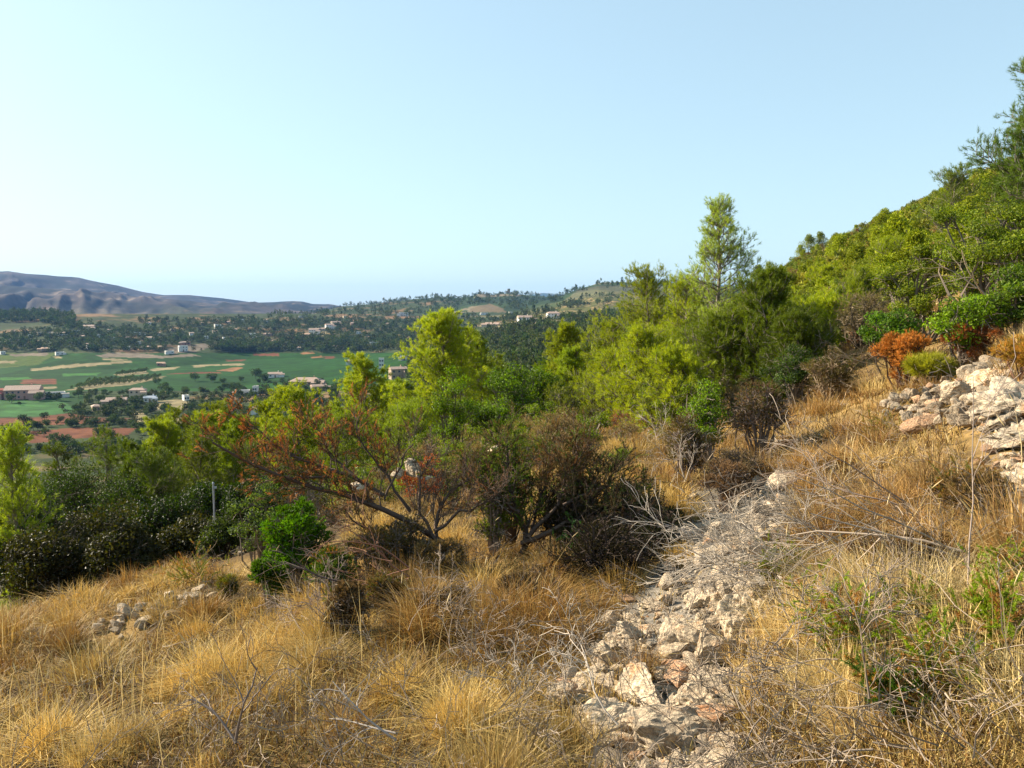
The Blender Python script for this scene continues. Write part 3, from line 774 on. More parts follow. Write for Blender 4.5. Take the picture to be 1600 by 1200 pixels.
def bush_parts(seed, W, H, n=3000, leaf=0.035, lumps=14, stems=9, ca=(0.05, 0.12, 0.02), cb=(0.10, 0.17, 0.03), needle=False, nneedle=14, nl=0.05, nw=0.006, stemcol=(0.16, 0.13, 0.10), flat=0.7, base=0.25, rad=0.30, twig=1, dead=0.0, deadcol=(0.3, 0.12, 0.04), minr=0.003, ratio=0.5):
    rng = np.random.default_rng(seed)
    rr = rad * (W * 0.36 + H * 0.22) * rng.uniform(0.6, 1.1, lumps)
    c = rsph(rng, lumps) * (rng.random((lumps, 1)) ** 0.4) * np.array([W / 2, W / 2, H / 2])
    c = c * (1 - np.minimum(rr / (W / 2 + .01), .6))[:, None] + np.array([0, 0, H * (0.5 + 0.3 * base)])
    c[:, :2] *= (0.55 + 0.45 * np.sin(np.clip(c[:, 2:3] / H, 0.12, 1) * 2.6))
    wood = []
    for i in range(lumps):
        st = np.array([rng.normal() * W * 0.04, rng.normal() * W * 0.04, -0.1])
        mid = st * 0.5 + c[i] * 0.5 + rng.normal(size=3) * W * 0.06
        pts = resample([st, mid, c[i]], 5); wood.append((pts, (0.006 + 0.012 * min(W, 2)) * np.linspace(1, 0.35, 5), 0))
        for k in range(3 + twig * 2):
            d = unit(c[i] - mid + rng.normal(size=3) * W * 0.35)
            grow(rng, c[i] * 0.8 + mid * 0.2, d, rr[i] * 1.1, 0.004 + 0.004 * min(W, 2), twig, wood, K=4, nb=(2, 3))
    w = Acc(); tube_list(w, wood, stemcol, 3, rng=rng, minr=minr)
    li = rng.integers(0, lumps, n if not needle else n // nneedle)
    m = len(li); d = rsph(rng, m); d[:, 2] = d[:, 2] * flat + 0.15
    off = d * rr[li][:, None] * (rng.random((m, 1)) ** 0.45)
    p = c[li] + off
    lc = np.array([hash2(np.array([float(i)]), np.array([1.0]), seed)[0] for i in range(lumps)])
    col = col_mix(rng, ca, cb, m) * (0.75 + 0.5 * lc[li])[:, None]
    if dead > 0:
        dk = (lc[li] * 0.6 + rng.random(m) * 0.4) < dead
        col = np.where(dk[:, None], np.array(deadcol) * rng.uniform(0.5, 1.3, (m, 1)), col)
    keep = p[:, 2] > 0.01
    p = p[keep]; d = d[keep]; col = col[keep]
    f = Acc()
    if needle: f.add(*tufts(rng, p, unit(d + np.array([0, 0, .5])), nneedle, nl * 0.8, nl, nw, 0.7, col))
    else: f.add(*leaves(rng, p, unit(d), leaf, col, ratio=ratio))
    return w, f

def bush(px, Y, toppy, Wpx, label, seed, mat=None, name='shrub', cat='shrub', group=None, parts=('stem', 'foliage'), lift=0.0, **kw):
    x, y, z = onground(px, Y)
    H = max(0.25, P(px, toppy, Y)[2] - z); W = Wpx / F * Y
    w, f = bush_parts(seed, W, H, **kw)
    t = thing(name, (x, y, z), label, cat, group)
    obj(parts[0], w.mesh(parts[0], M_twig), t); obj(parts[1], f.mesh(parts[1], mat or M_leaf), t)
    return t

def far_tree_mesh(seed, H, W, n=380, s=0.34, ca=(0.07, 0.11, 0.018), cb=(0.12, 0.16, 0.02), cone=False, trunkh=0.3):
    rng = np.random.default_rng(seed); a = Acc()
    L = 12
    if cone:
        q = rng.random(L) ** 0.8; c = np.stack([rng.normal(size=L) * W * .2 * (1 - q), rng.normal(size=L) * W * .2 * (1 - q), H * (0.22 + 0.68 * q)], 1); rr = W * (0.38 - 0.24 * q)
    else:
        c = rsph(rng, L) * np.array([W * .32, W * .32, H * .25]); c[:, 2] += H * (0.55 + 0.0 * trunkh); rr = W * rng.uniform(0.16, 0.27, L)
    V, T = tubes([resample([[0, 0, -0.6], [W * .03, 0, H * .4], [0, W * .03, H * .8]], 4)], [[H * .028, H * .02, H * .015, .02]], 4); a.add(V, T, (0.12, 0.09, 0.07), 0)
    li = rng.integers(0, L, n); d = rsph(rng, n); d[:, 2] = d[:, 2] * 0.8 + 0.12
    p = c[li] + d * rr[li][:, None] * rng.random((n, 1)) ** 0.4
    V, T, cc = tufts(rng, p, unit(d), 2, 0.1 * s, s * 1.1, s * 0.75, 0.8, col_mix(rng, ca, cb, n)); a.add(V, T, cc, 0)
    return a.mesh('tree', M_far)

# ------------------------------------------------------------------ the pines and shrubs one can tell apart
YG, YG2 = (0.38, 0.40, 0.015), (0.20, 0.26, 0.012)
DG, DG2 = (0.14, 0.18, 0.010), (0.08, 0.115, 0.008)
pine(1116, 17, 308, 112, 'tall slim young pine rising alone above the others against the sky', 11, lo=0.40, n_br=48, n_sub=7, n_tuft=4, nneedle=20, openf=0.75, shape=0.55, nl=.08, ca=(0.34, 0.40, 0.07), cb=(0.18, 0.24, 0.04), up=0.55)
pine(1012, 22, 420, 150, 'bushy yellow green pine left of the tall slim one', 12, ca=YG, cb=YG2, n_br=60, shape=0.6)
pine(1075, 20, 438, 120, 'lower yellow green pine filling the gap under the tall slim one', 13, ca=YG, cb=YG2, n_br=50, shape=0.5)
pine(950, 24, 505, 110, 'broad yellow green pine at the left foot of the pine group', 14, ca=YG, cb=YG2, n_br=50, shape=0.5)
pine(1200, 15, 432, 120, 'dark green dense pine right of the tall slim one', 15, ca=DG, cb=DG2, n_br=60, shape=0.5, up=0.9, nw=0.008)
pine(1130, 15.5, 505, 130, 'low spreading pine with a bare pale trunk showing', 16, ca=(0.17, 0.22, .012), cb=DG, n_br=44, lo=0.3, shape=0.5)
pine(688, 29, 484, 160, 'tall bushy yellow green pine in the middle of the slope', 17, ca=YG, cb=YG2, n_br=64, n_sub=7, nl=0.13, nw=0.011, shape=0.62)
pine(568, 31, 553, 120, 'yellow green pine with a thin visible trunk, left of the tall bushy one', 18, ca=YG, cb=YG2, n_br=56, nl=0.13, nw=0.011)
pine(465, 28, 606, 130, 'rounded pine behind the rust coloured shrub', 19, ca=YG, cb=YG2, n_br=52, nl=0.13, nw=0.011, shape=0.5)
pine(420, 30, 622, 100, 'smaller pine left of the rounded one behind the rust shrub', 20, ca=YG, cb=YG2, n_br=44, nl=0.13, nw=0.011, shape=0.5)
pine(884, 36, 510, 84, 'rounded bright pine right of the cream house', 21, ca=YG, cb=YG2, n_br=56, nl=0.15, nw=0.013, shape=0.45)
pine(890, 27, 553, 70, 'small bright brush like pine in front of the rounded one', 22, ca=(0.24, .3, .02), cb=YG2, n_br=40, nl=0.13, nw=0.01, shape=0.45, up=0.9)
pine(325, 26, 642, 110, 'olive pine at the right end of the dark lower wood', 23, ca=(0.26, 0.29, .012), cb=(.14, .18, .01), n_br=50, nl=0.13, nw=0.011, shape=0.5)
pine(255, 25, 655, 120, 'broad olive pine in the lower wood', 24, ca=(0.26, 0.29, .012), cb=(.14, .18, .01), n_br=56, nl=0.13, nw=0.011, shape=0.45)
pine(205, 22, 690, 90, 'dark olive pine left of the broad one in the lower wood', 25, ca=(0.11, 0.15, .012), cb=(.07, .1, .01), n_br=46, nl=0.12, nw=0.010, shape=0.5)
pine(15, 13, 668, 110, 'feathery bright pine cut by the left edge of the picture', 26, ca=(0.24, 0.28, .03), cb=YG2, n_br=44, shape=0.6, up=0.9)
pine(1638, 13, 88, 170, 'tall blue green pine reaching into the sky at the upper right corner', 27, lo=0.25, ca=(0.14, 0.20, 0.03), cb=(0.07, .12, .02), n_br=90, n_sub=9, shape=0.45)
pine(1478, 22, 262, 80, 'thin wispy pine on the skyline beside the corner pine', 28, lo=0.3, ca=(0.16, .2, .04), cb=DG, n_br=34, openf=0.7)
pine(770, 40, 566, 90, 'dull pine behind the leafy saplings', 29, ca=(0.14, .19, .015), cb=DG, nl=0.16, nw=0.014, shape=0.5)
pine(1000, 17.5, 520, 110, 'low pine in the middle of the yellow green group', 30, ca=YG, cb=YG2, n_br=46, shape=0.45)
pine(745, 33, 520, 90, 'pine leaning on the right side of the tall bushy one', 31, ca=(0.2, 0.24, .012), cb=YG2, nl=0.13, nw=0.012, shape=0.5)
pine(620, 35, 600, 90, 'short pine between the two slope pines', 32, ca=(0.15, .2, .012), cb=DG, nl=0.14, nw=0.012, shape=0.4)
pine(520, 30, 640, 90, 'short pine in the gap right of the rounded one', 33, ca=(0.2, 0.25, .012), cb=YG2, nl=0.13, nw=0.012, shape=0.4)
pine(365, 24, 655, 90, 'low pine under the tip of the rust coloured branch', 34, ca=(0.18, 0.23, .012), cb=YG2, nl=0.13, nw=0.012, shape=0.4)

pine(300, 22, 668, 110, 'olive pine in front of the broad one in the lower wood', 35, ca=(0.22, 0.26, .012), cb=(.12, .16, .01), n_br=50, shape=0.45)
pine(385, 22, 700, 100, 'olive green pine under the rust coloured limbs', 36, ca=(0.17, 0.21, .012), cb=(.1, .14, .01), n_br=50, shape=0.45)
pine(240, 19, 715, 110, 'shaded low pine at the front of the lower wood', 37, ca=(0.09, 0.12, .010), cb=(.05, .08, .008), n_br=50, shape=0.4)
pine(640, 25, 640, 110, 'low pine filling the gap before the tall bushy one', 38, ca=(0.2, 0.25, .012), cb=YG2, n_br=46, shape=0.4)
pine(540, 24, 650, 100, 'low pine rising behind the sprawling juniper', 39, ca=(0.17, 0.22, .012), cb=YG2, n_br=46, shape=0.4)
pine(1060, 17, 540, 110, 'low yellow green pine right in the middle of the pine group', 40, ca=YG, cb=YG2, n_br=46, shape=0.4)

pine(1275, 17, 478, 110, 'yellow green pine right of the dark dense one', 141, ca=YG, cb=YG2, n_br=50, shape=0.45)
pine(1340, 19, 455, 100, 'olive pine on the bank above the grey thicket', 142, ca=(0.22, 0.25, .015), cb=DG, n_br=50, shape=0.45)
pine(1240, 13.5, 505, 110, 'low dark pine at the foot of the dark dense one', 143, ca=DG, cb=DG2, n_br=50, shape=0.45)
pine(1060, 14.5, 560, 110, 'low bright pine at the front of the pine group', 144, ca=YG, cb=YG2, n_br=46, shape=0.4)
pine(965, 19, 560, 100, 'low bright pine at the left front of the pine group', 145, ca=YG, cb=YG2, n_br=46, shape=0.4)
pine(1400, 24, 400, 90, 'bright pine in the bushes of the right bank', 146, ca=(0.30, 0.34, .015), cb=YG2, n_br=46, shape=0.4)
pine(1290, 34, 425, 60, 'small bright pine further up the hillside', 147, ca=YG, cb=YG2, n_br=46, shape=0.4, nl=.12, nw=.01)

pine(150, 24, 672, 100, 'dull green pine behind the round crowned dark tree', 148, ca=(0.12, 0.16, .012), cb=(.07, .1, .01), n_br=46, shape=0.45)
pine(80, 23, 690, 90, 'dull green pine near the left edge behind the dark trees', 149, ca=(0.13, 0.17, .012), cb=(.07, .1, .01), n_br=46, shape=0.45)
pine(275, 29, 640, 110, 'taller olive pine at the back of the lower wood', 150, ca=(0.24, 0.27, .012), cb=(.13, .17, .01), n_br=50, shape=0.45, nl=.12, nw=.01)
pine(345, 31, 628, 100, 'yellow olive pine behind the tip of the rusty limb', 151, ca=(0.30, 0.33, .012), cb=(.16, .2, .01), n_br=50, shape=0.45, nl=.12, nw=.01)

# broad-leaved greens
G1, G2 = (0.09, 0.17, 0.008), (0.19, 0.28, 0.010)
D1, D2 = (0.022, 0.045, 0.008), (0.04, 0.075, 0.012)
bush(705, 20, 560, 90, 'light leafy sapling in front of the tall bushy pine', 41, n=4200, leaf=0.06, lumps=22, rad=0.26, ca=G1, cb=G2)
bush(800, 22, 548, 130, 'deep green leafy bush in front of the cream house', 42, n=7000, leaf=0.07, lumps=26, ca=(0.06, .125, .008), cb=(0.13, .2, .010))
bush(755, 21, 590, 90, 'green leafy bush left of the deep green one', 43, n=4500, leaf=0.06, lumps=20, ca=(0.06, .125, .008), cb=(0.13, .2, .010))
bush(850, 24, 560, 80, 'bright broad leaved bush below the rounded bright pine', 44, n=4500, leaf=0.07, lumps=18, ca=G1, cb=G2)
bush(1108, 9.5, 590, 110, 'glossy green bush under the bare pale trunk', 45, n=5200, leaf=0.035, lumps=22, ca=G1, cb=G2)
bush(1540, 11.5, 290, 230, 'big leafy tree of mixed greens on the right bank', 46, n=22000, leaf=0.042, lumps=44, rad=0.22, ca=(0.07, .12, .010), cb=(0.19, .22, .015), base=0.15)
bush(1435, 12.5, 380, 170, 'leafy green bush with dead boughs left of the big mixed one', 47, n=13000, leaf=0.04, lumps=30, rad=0.22, ca=(0.08, .13, .010), cb=(0.22, .24, .015), base=0.1)
bush(1395, 11, 465, 110, 'glossy dark green bush above the small orange one', 48, n=6000, leaf=0.045, lumps=20, ca=(0.045, .10, .010), cb=(0.10, .17, .012))
bush(1505, 9.6, 455, 150, 'vivid green bush just above the dry stone heap', 49, n=8000, leaf=0.04, lumps=26, ca=G1, cb=G2)
bush(1590, 9.5, 410, 140, 'dark leafy bush cut by the right edge', 50, n=7000, leaf=0.045, lumps=24, ca=(0.05, .10, .010), cb=(0.12, .17, .012))
bush(1415, 9.8, 520, 105, 'round bright orange dying bush beside the dry stone heap', 51, M_dry, n=26000, needle=True, nneedle=12, nl=0.035, nw=0.006, lumps=20, ca=(0.64, 0.26, 0.05), cb=(0.38, 0.16, 0.035), stemcol=(0.15, .08, .05))
bush(1520, 9.4, 508, 90, 'flat orange dying bush right of the round one', 52, M_dry, n=18000, needle=True, nneedle=12, nl=0.035, nw=0.006, lumps=16, ca=(0.38, 0.12, 0.03), cb=(0.20, 0.08, 0.03), stemcol=(0.15, .08, .05))
bush(1460, 9.3, 560, 90, 'yellow green broom like tuft above the stones', 53, M_pine, n=14000, needle=True, nneedle=14, nl=0.09, nw=0.005, lumps=14, ca=(0.36, .34, .03), cb=(0.2, .2, .02))
bush(1610, 7.2, 520, 110, 'rusty orange juniper hanging over the pale outcrop', 54, M_dry, n=30000, needle=True, nneedle=12, nl=0.03, nw=0.005, lumps=22, ca=(0.50, 0.24, 0.04), cb=(0.30, 0.22, 0.03), stemcol=(0.15, .08, .05))
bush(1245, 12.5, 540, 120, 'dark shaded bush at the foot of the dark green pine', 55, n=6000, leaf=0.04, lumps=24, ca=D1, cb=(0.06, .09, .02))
bush(1345, 15, 455, 120, 'grey brown leafless thicket on the bank', 56, M_dry, n=9000, needle=True, nneedle=10, nl=0.06, nw=0.006, lumps=26, ca=(0.22, .17, .08), cb=(0.14, .12, .04), stemcol=(0.26, .20, .13), twig=2)
bush(1300, 11.5, 548, 100, 'brown withered thicket behind the stony path', 57, M_dry, n=9000, needle=True, nneedle=10, nl=0.05, nw=0.006, lumps=22, ca=(0.16, .11, .04), cb=(0.12, .11, .025), stemcol=(0.22, .16, .10), twig=2)
bush(1190, 9.6, 598, 130, 'brown and green mounded bush above the upper path', 58, M_dry, n=16000, needle=True, nneedle=12, nl=0.035, nw=0.006, lumps=20, ca=(0.22, .12, .07), cb=(0.09, .10, .02), stemcol=(0.2, .15, .12), twig=2)
bush(1075, 9.0, 640, 110, 'dark brown withered bush left of the upper path', 59, M_dry, n=16000, needle=True, nneedle=12, nl=0.03, nw=0.006, lumps=18, ca=(0.16, .10, .035), cb=(0.09, .09, .02), stemcol=(0.2, .15, .12), twig=2)
bush(1140, 7.2, 715, 90, 'low brown cushion bush on the path edge', 60, M_dry, n=16000, needle=True, nneedle=12, nl=0.025, nw=0.005, lumps=16, ca=(0.26, .16, .09), cb=(0.16, .10, .05), stemcol=(0.2, .15, .12), twig=1)

# the vivid green bush and the grey green one at the left
bush(455, 6.7, 768, 135, 'vivid bright green dense bush left of the juniper', 61, M_leaf, n=60000, needle=True, nneedle=16, nl=0.028, nw=0.0065, lumps=44, rad=0.22, dead=.18, deadcol=(.10, .11, .02), ca=(0.045, 0.12, 0.006), cb=(0.12, 0.24, 0.010), base=0.05)
bush(412, 6.3, 865, 70, 'small vivid green cushion below the bright green bush', 62, M_leaf, n=22000, needle=True, nneedle=16, nl=0.025, nw=0.006, lumps=12, rad=0.34, ca=(0.05, 0.12, 0.006), cb=(0.11, 0.21, 0.010), base=0.12)
bush(400, 8.6, 748, 130, 'loose grey green bush behind the bright green one', 63, n=5200, leaf=0.035, lumps=24, rad=0.28, ca=(0.06, .10, .03), cb=(0.12, .16, .06))
bush(505, 5.6, 858, 110, 'dull green juniper seedling in the dry grass', 64, M_pine, n=22000, needle=True, nneedle=12, nl=0.02, nw=0.004, lumps=18, rad=0.3, ca=(0.09, .14, .012), cb=(0.05, .09, .01), dead=0.25, deadcol=(0.32, .13, .04))
bush(660, 10.5, 704, 90, 'flat rust red dead bush above the pale boulders', 65, M_dry, n=16000, needle=True, nneedle=12, nl=0.03, nw=0.006, lumps=14, ca=(0.42, 0.12, 0.04), cb=(0.28, 0.09, 0.03))
bush(340, 6.9, 900, 60, 'small olive tuft beside the left stones', 66, M_pine, n=9000, needle=True, nneedle=12, nl=0.03, nw=0.004, lumps=10, ca=(0.12, .15, .02), cb=(0.22, .14, .04))

# left dark wood
bush(338, 10.6, 806, 100, 'low dark bush hiding the foot of the grey post', 69, n=7000, leaf=.04, lumps=22, rad=.36, ca=(.02, .035, .008), cb=(.06, .08, .015), base=.1, stemcol=(.06, .045, .03))
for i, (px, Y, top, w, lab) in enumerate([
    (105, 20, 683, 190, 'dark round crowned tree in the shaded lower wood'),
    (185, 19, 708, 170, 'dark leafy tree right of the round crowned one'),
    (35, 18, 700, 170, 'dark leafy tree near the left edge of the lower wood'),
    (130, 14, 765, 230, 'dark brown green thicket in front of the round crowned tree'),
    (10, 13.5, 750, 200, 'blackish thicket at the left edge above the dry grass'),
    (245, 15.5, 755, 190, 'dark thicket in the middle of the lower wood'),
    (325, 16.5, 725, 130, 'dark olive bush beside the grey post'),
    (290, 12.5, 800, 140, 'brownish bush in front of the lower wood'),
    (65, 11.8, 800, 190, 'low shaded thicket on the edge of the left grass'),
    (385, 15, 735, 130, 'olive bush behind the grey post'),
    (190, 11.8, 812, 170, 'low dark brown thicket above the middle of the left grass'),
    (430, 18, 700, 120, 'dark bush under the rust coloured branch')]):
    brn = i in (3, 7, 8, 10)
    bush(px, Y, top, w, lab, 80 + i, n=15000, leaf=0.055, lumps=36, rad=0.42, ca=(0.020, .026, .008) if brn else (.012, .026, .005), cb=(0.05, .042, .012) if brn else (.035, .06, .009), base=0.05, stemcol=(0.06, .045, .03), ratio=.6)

# ------------------------------------------------------------------ the junipers with twisted limbs
def limb_juniper(label, limbs, Y, seed, cols, nlen=0.016, spr=1.0, dens=1.0, name='juniper_bush', gtop=0.0, nb=(4, 6)):
    rng = np.random.default_rng(seed)
    base = P(limbs[0][0][0], limbs[0][0][1], Y)
    gx, gy = base[0], base[1]; gz = float(height(gx, gy))
    root = np.array([gx, gy, gz])
    out = []; tips = []
    for li, (pts, r0, yo, foli) in enumerate([(l, *e) for l, e in limbs_e(limbs)]):
        n = len(pts); Ys = Y + np.linspace(yo[0], yo[1], n)
        W3 = np.array([P(a, b, yy) for (a, b), yy in zip(pts, Ys)]) - root
        K = 9; pl = resample(W3, K) + rng.normal(size=(K, 3)) * 0.018 * np.linspace(0.2, 1, K)[:, None]
        out.append((pl, np.linspace(r0, r0 * 0.3, K), 3))
        Ltot = np.linalg.norm(np.diff(pl, axis=0), axis=1).sum()
        ns = int((7 + Ltot * 11) * dens)
        for i in range(ns):
            t = rng.uniform(0.3, 1.0); q = t * (K - 1); k = min(int(q), K - 2); f = q - k
            bp = pl[k] * (1 - f) + pl[k + 1] * f; ax = unit(pl[k + 1] - pl[k])
            d = unit(ax * 0.8 + rng.normal(size=3) * 0.55 + np.array([0, 0, 0.45]))
            sub = []
            grow(rng, bp, d, rng.uniform(0.14, 0.32) * spr, r0 * 0.32 * (1.2 - t), 2, sub, K=4, nb=(3, 4), ang=0.6, up=0.08, lenf=0.55)
            out += sub
            for (pp, rr, dp) in sub:
                if dp <= 1 and rng.random() < foli: tips.append((pp, rng.random(), li))
    w = Acc(); tube_list(w, out, (0.11, 0.075, 0.055), 4, rng=rng, minr=0.0016)
    f = Acc()
    pos = []; dr = []; cl = []
    for pp, u, li in tips:
        c = cols[li] if isinstance(cols, dict) else cols
        cc = c[int(u * len(c)) % len(c)]
        for s in (0.3, 0.65, 1.0):
            q = s * (len(pp) - 1); k = min(int(q), len(pp) - 2); fr = q - k
            pos.append(pp[k] * (1 - fr) + pp[k + 1] * fr); dr.append(unit(pp[k + 1] - pp[k])); cl.append(np.array(cc) * rng.uniform(0.7, 1.3))
    if pos: f.add(*tufts(rng, np.array(pos), np.array(dr), 16, 0.04, nlen, 0.0042, 0.8, np.array(cl)))
    t = thing(name, tuple(root), label, 'shrub', None)
    obj('branches', w.mesh('branches', M_twig, True), t)
    if pos: obj('foliage', f.mesh('foliage', M_dry), t)
    return t

def limbs_e(limbs):
    for l in limbs:
        yield l[0:-1] if False else l[:-3], (l[-3], l[-2], l[-1])

RUST = [(0.34, 0.12, 0.03), (0.20, 0.075, 0.03), (0.14, 0.08, 0.04), (0.42, 0.17, 0.05), (0.08, 0.11, 0.02), (0.10, .12, .02)]
BROWN = [(0.15, 0.09, 0.035), (0.10, 0.07, 0.025), (0.10, 0.13, 0.02), (0.20, 0.10, 0.035)]
GRN = [(0.12, 0.19, 0.012), (0.19, 0.26, 0.015), (0.08, .13, .012), (0.15, .10, .03)]
BLACK = [(0.035, 0.03, 0.014), (0.05, 0.05, 0.016), (0.07, 0.04, 0.02), (0.04, .06, .014)]
limb_juniper('sprawling half dead juniper with rust coloured twigs reaching up left', [
    [(715, 885), (690, 845), (640, 815), (565, 778), (480, 762), (400, 732), (335, 690), 0.030, (0, -0.5), 0.95],
    [(600, 775), (540, 740), (470, 722), (415, 685), (385, 655), 0.022, (0, 0.3), 0.95],
    [(640, 800), (605, 745), (570, 700), (560, 660), 0.018, (0, 0.2), 0.6],
    [(560, 750), (520, 715), (495, 665), 0.016, (0, 0.3), 0.6],
    [(600, 780), (625, 730), (640, 700), (650, 690), 0.014, (0, 0.3), 0.3],
    [(680, 850), (640, 845), (580, 830), (540, 800), 0.018, (0, -0.3), 0.2],
    [(520, 745), (450, 745), (390, 725), 0.014, (-0.1, -0.3), 0.9],
 ], 6.9, 301, {0: RUST, 1: RUST + RUST[:2], 2: RUST[1:4], 3: RUST[2:4], 4: BROWN, 5: BROWN, 6: BROWN + RUST[:2]})
limb_juniper('large dark juniper with black brown foliage in the centre', [
    [(800, 905), (825, 840), (800, 785), (790, 730), (795, 690), 0.035, (0, 0.2), 0.95],
    [(825, 840), (870, 790), (895, 735), (900, 690), 0.024, (0, 0.2), 0.95],
    [(815, 850), (890, 815), (960, 805), (1020, 830), 0.026, (0, -0.4), 1.0],
    [(800, 880), (870, 860), (930, 870), (985, 890), 0.02, (0, -0.3), 1.0],
    [(810, 800), (760, 765), (735, 735), 0.018, (0, 0.2), 0.9],
    [(880, 790), (940, 760), (985, 770), 0.018, (0, 0.3), 1.0],
    [(850, 820), (900, 840), (950, 835), 0.018, (0.1, 0.3), 1.0],
    [(830, 830), (850, 760), (860, 715), 0.018, (0.2, 0.6), 1.0],
 ], 6.9, 302, {0: GRN, 1: BROWN, 2: BLACK, 3: BLACK, 4: GRN + BROWN, 5: BLACK + GRN[:1], 6: BLACK, 7: BROWN}, dens=1.7, spr=1.1)
limb_juniper('bare twisted grey shrub between the two junipers', [
    [(690, 880), (680, 820), (700, 770), (730, 745), 0.022, (0, 0.3), 0.1],
    [(685, 850), (650, 790), (660, 740), (675, 715), 0.02, (0, 0.3), 0.1],
    [(680, 830), (720, 800), (760, 790), (775, 760), 0.016, (0, -0.2), 0.25],
 ], 6.6, 303, [(0.12, 0.08, 0.05), (0.2, .1, .05)], dens=1.3, nb=(4, 7))

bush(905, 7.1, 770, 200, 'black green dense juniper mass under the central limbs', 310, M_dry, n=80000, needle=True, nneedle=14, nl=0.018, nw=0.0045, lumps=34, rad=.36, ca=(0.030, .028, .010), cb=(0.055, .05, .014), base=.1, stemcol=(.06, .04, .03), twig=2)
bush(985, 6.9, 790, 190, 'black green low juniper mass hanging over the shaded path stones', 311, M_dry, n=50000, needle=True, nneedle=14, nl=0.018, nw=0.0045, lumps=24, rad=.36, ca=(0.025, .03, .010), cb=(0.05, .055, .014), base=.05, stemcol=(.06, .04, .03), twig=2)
bush(945, 5.8, 822, 230, 'dark low juniper cushion added to deepen the shade at the path edge', 315, M_dry, n=50000, needle=True, nneedle=14, nl=0.016, nw=0.0042, lumps=26, rad=.36, ca=(0.028, .024, .010), cb=(0.05, .042, .014), base=.05, stemcol=(.06, .04, .03), twig=2)  # added bush, its near-black foliage stands in for the juniper's shade
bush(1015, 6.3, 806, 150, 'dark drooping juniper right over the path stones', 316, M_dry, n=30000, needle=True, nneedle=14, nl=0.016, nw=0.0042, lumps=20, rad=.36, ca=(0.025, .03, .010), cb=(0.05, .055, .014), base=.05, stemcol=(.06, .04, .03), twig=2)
bush(795, 7.4, 695, 100, 'green tipped juniper crown at the left of the central mass', 312, M_pine, n=30000, needle=True, nneedle=14, nl=0.020, nw=0.0045, lumps=24, rad=.28, ca=(0.07, .11, .012), cb=(0.13, .17, .015), base=.5, stemcol=(.10, .07, .05), twig=2, dead=.3, deadcol=(.16, .08, .04))
bush(905, 7.5, 690, 100, 'brown withered juniper crown above the central mass', 313, M_dry, n=36000, needle=True, nneedle=14, nl=0.020, nw=0.0045, lumps=24, rad=.3, ca=(0.15, .09, .03), cb=(0.08, .08, .015), base=.4, stemcol=(.10, .07, .05), twig=2)

for i, (px, Y, top, w, lab, ca, cb) in enumerate([
    (770, 7.0, 700, 90, 'fresh green juniper shoots left of the central mass', (.16, .22, .012), (.09, .13, .01)),
    (970, 7.3, 745, 90, 'green juniper shoots on the right shoulder of the central mass', (.12, .18, .012), (.07, .11, .01)),
    (690, 6.2, 842, 120, 'straw brown twiggy bush hiding the foot of the sprawling juniper', (.24, .16, .07), (.13, .10, .03)),
    (585, 6.5, 822, 120, 'rust and green low bush under the long juniper limb', (.24, .12, .045), (.11, .12, .025)),
    (620, 6.6, 800, 130, 'brown scraggly low bush under the sprawling juniper', (.17, .11, .04), (.09, .09, .02)),
    (540, 4.9, 905, 100, 'dull brown dead bush in the left grass', (.20, .12, .05), (.11, .08, .03)),
    (600, 5.3, 885, 90, 'green brown juniper tuft in the left grass', (.10, .12, .02), (.18, .09, .035)),
    (690, 5.0, 915, 110, 'dry brown tussocky bush below the juniper trunk', (.22, .15, .06), (.12, .08, .03)),
    (830, 5.2, 900, 120, 'dark brown low bush left of the rubble', (.10, .07, .03), (.06, .04, .02)),
    (470, 8.8, 730, 120, 'olive bush behind the long juniper limb', (.10, .12, .02), (.16, .14, .04)),
    (1000, 7.6, 745, 110, 'small dark brown bush at the top of the shade', (.11, .08, .03), (.07, .08, .015)),
    (1420, 3.6, 1010, 190, 'brown dying undergrowth among the asparagus', (.24, .13, .05), (.12, .08, .03)),
    (1530, 4.2, 925, 140, 'rusty brown undergrowth near the right edge', (.22, .13, .05), (.12, .09, .03)),
    (1150, 7.8, 700, 120, 'grey brown withered bush beside the golden clearing', (.22, .16, .09), (.13, .10, .05)),
    ]):
    bush(px, Y, top, w, lab, 330 + i, M_dry, n=20000, needle=True, nneedle=12, nl=0.022, nw=0.0042, lumps=22, rad=.3, ca=ca, cb=cb, base=.05, stemcol=(.16, .12, .09), twig=2)

# ------------------------------------------------------------------ dead branches, brushwood
def deadwood(px, py, label, seed, L, d, depth=3, rad=0.012, wig=0.3, nb=(3, 5), ang=0.6, up=-0.02, col=(0.42, 0.37, 0.33), n=1, lift=0.08, name='dead_branch', cat='branch', group=None, Y=None, spread=0.25, minr=0.0013, lenf=0.6, off=0.0):
    rng = np.random.default_rng(seed)
    x, y, z = hit(px, py) if Y is None else onground(px, Y)
    out = []
    for i in range(n):
        p = np.array([rng.normal() * off, rng.normal() * off, lift + rng.random() * lift * 0.5])
        dd = unit(np.array(d, float) + rng.normal(size=3) * spread)
        grow(rng, p, dd, L * rng.uniform(0.7, 1.15), rad * rng.uniform(0.6, 1.1), depth, out, K=6, wig=wig, nb=nb, ang=ang, up=up, lenf=lenf)
    a = Acc(); tube_list(a, out, col, 4, 0.25, rng, minr)
    return obj(name, a.mesh(name, M_twig, True), loc=(x, y, z), label=label, cat=cat, group=group)

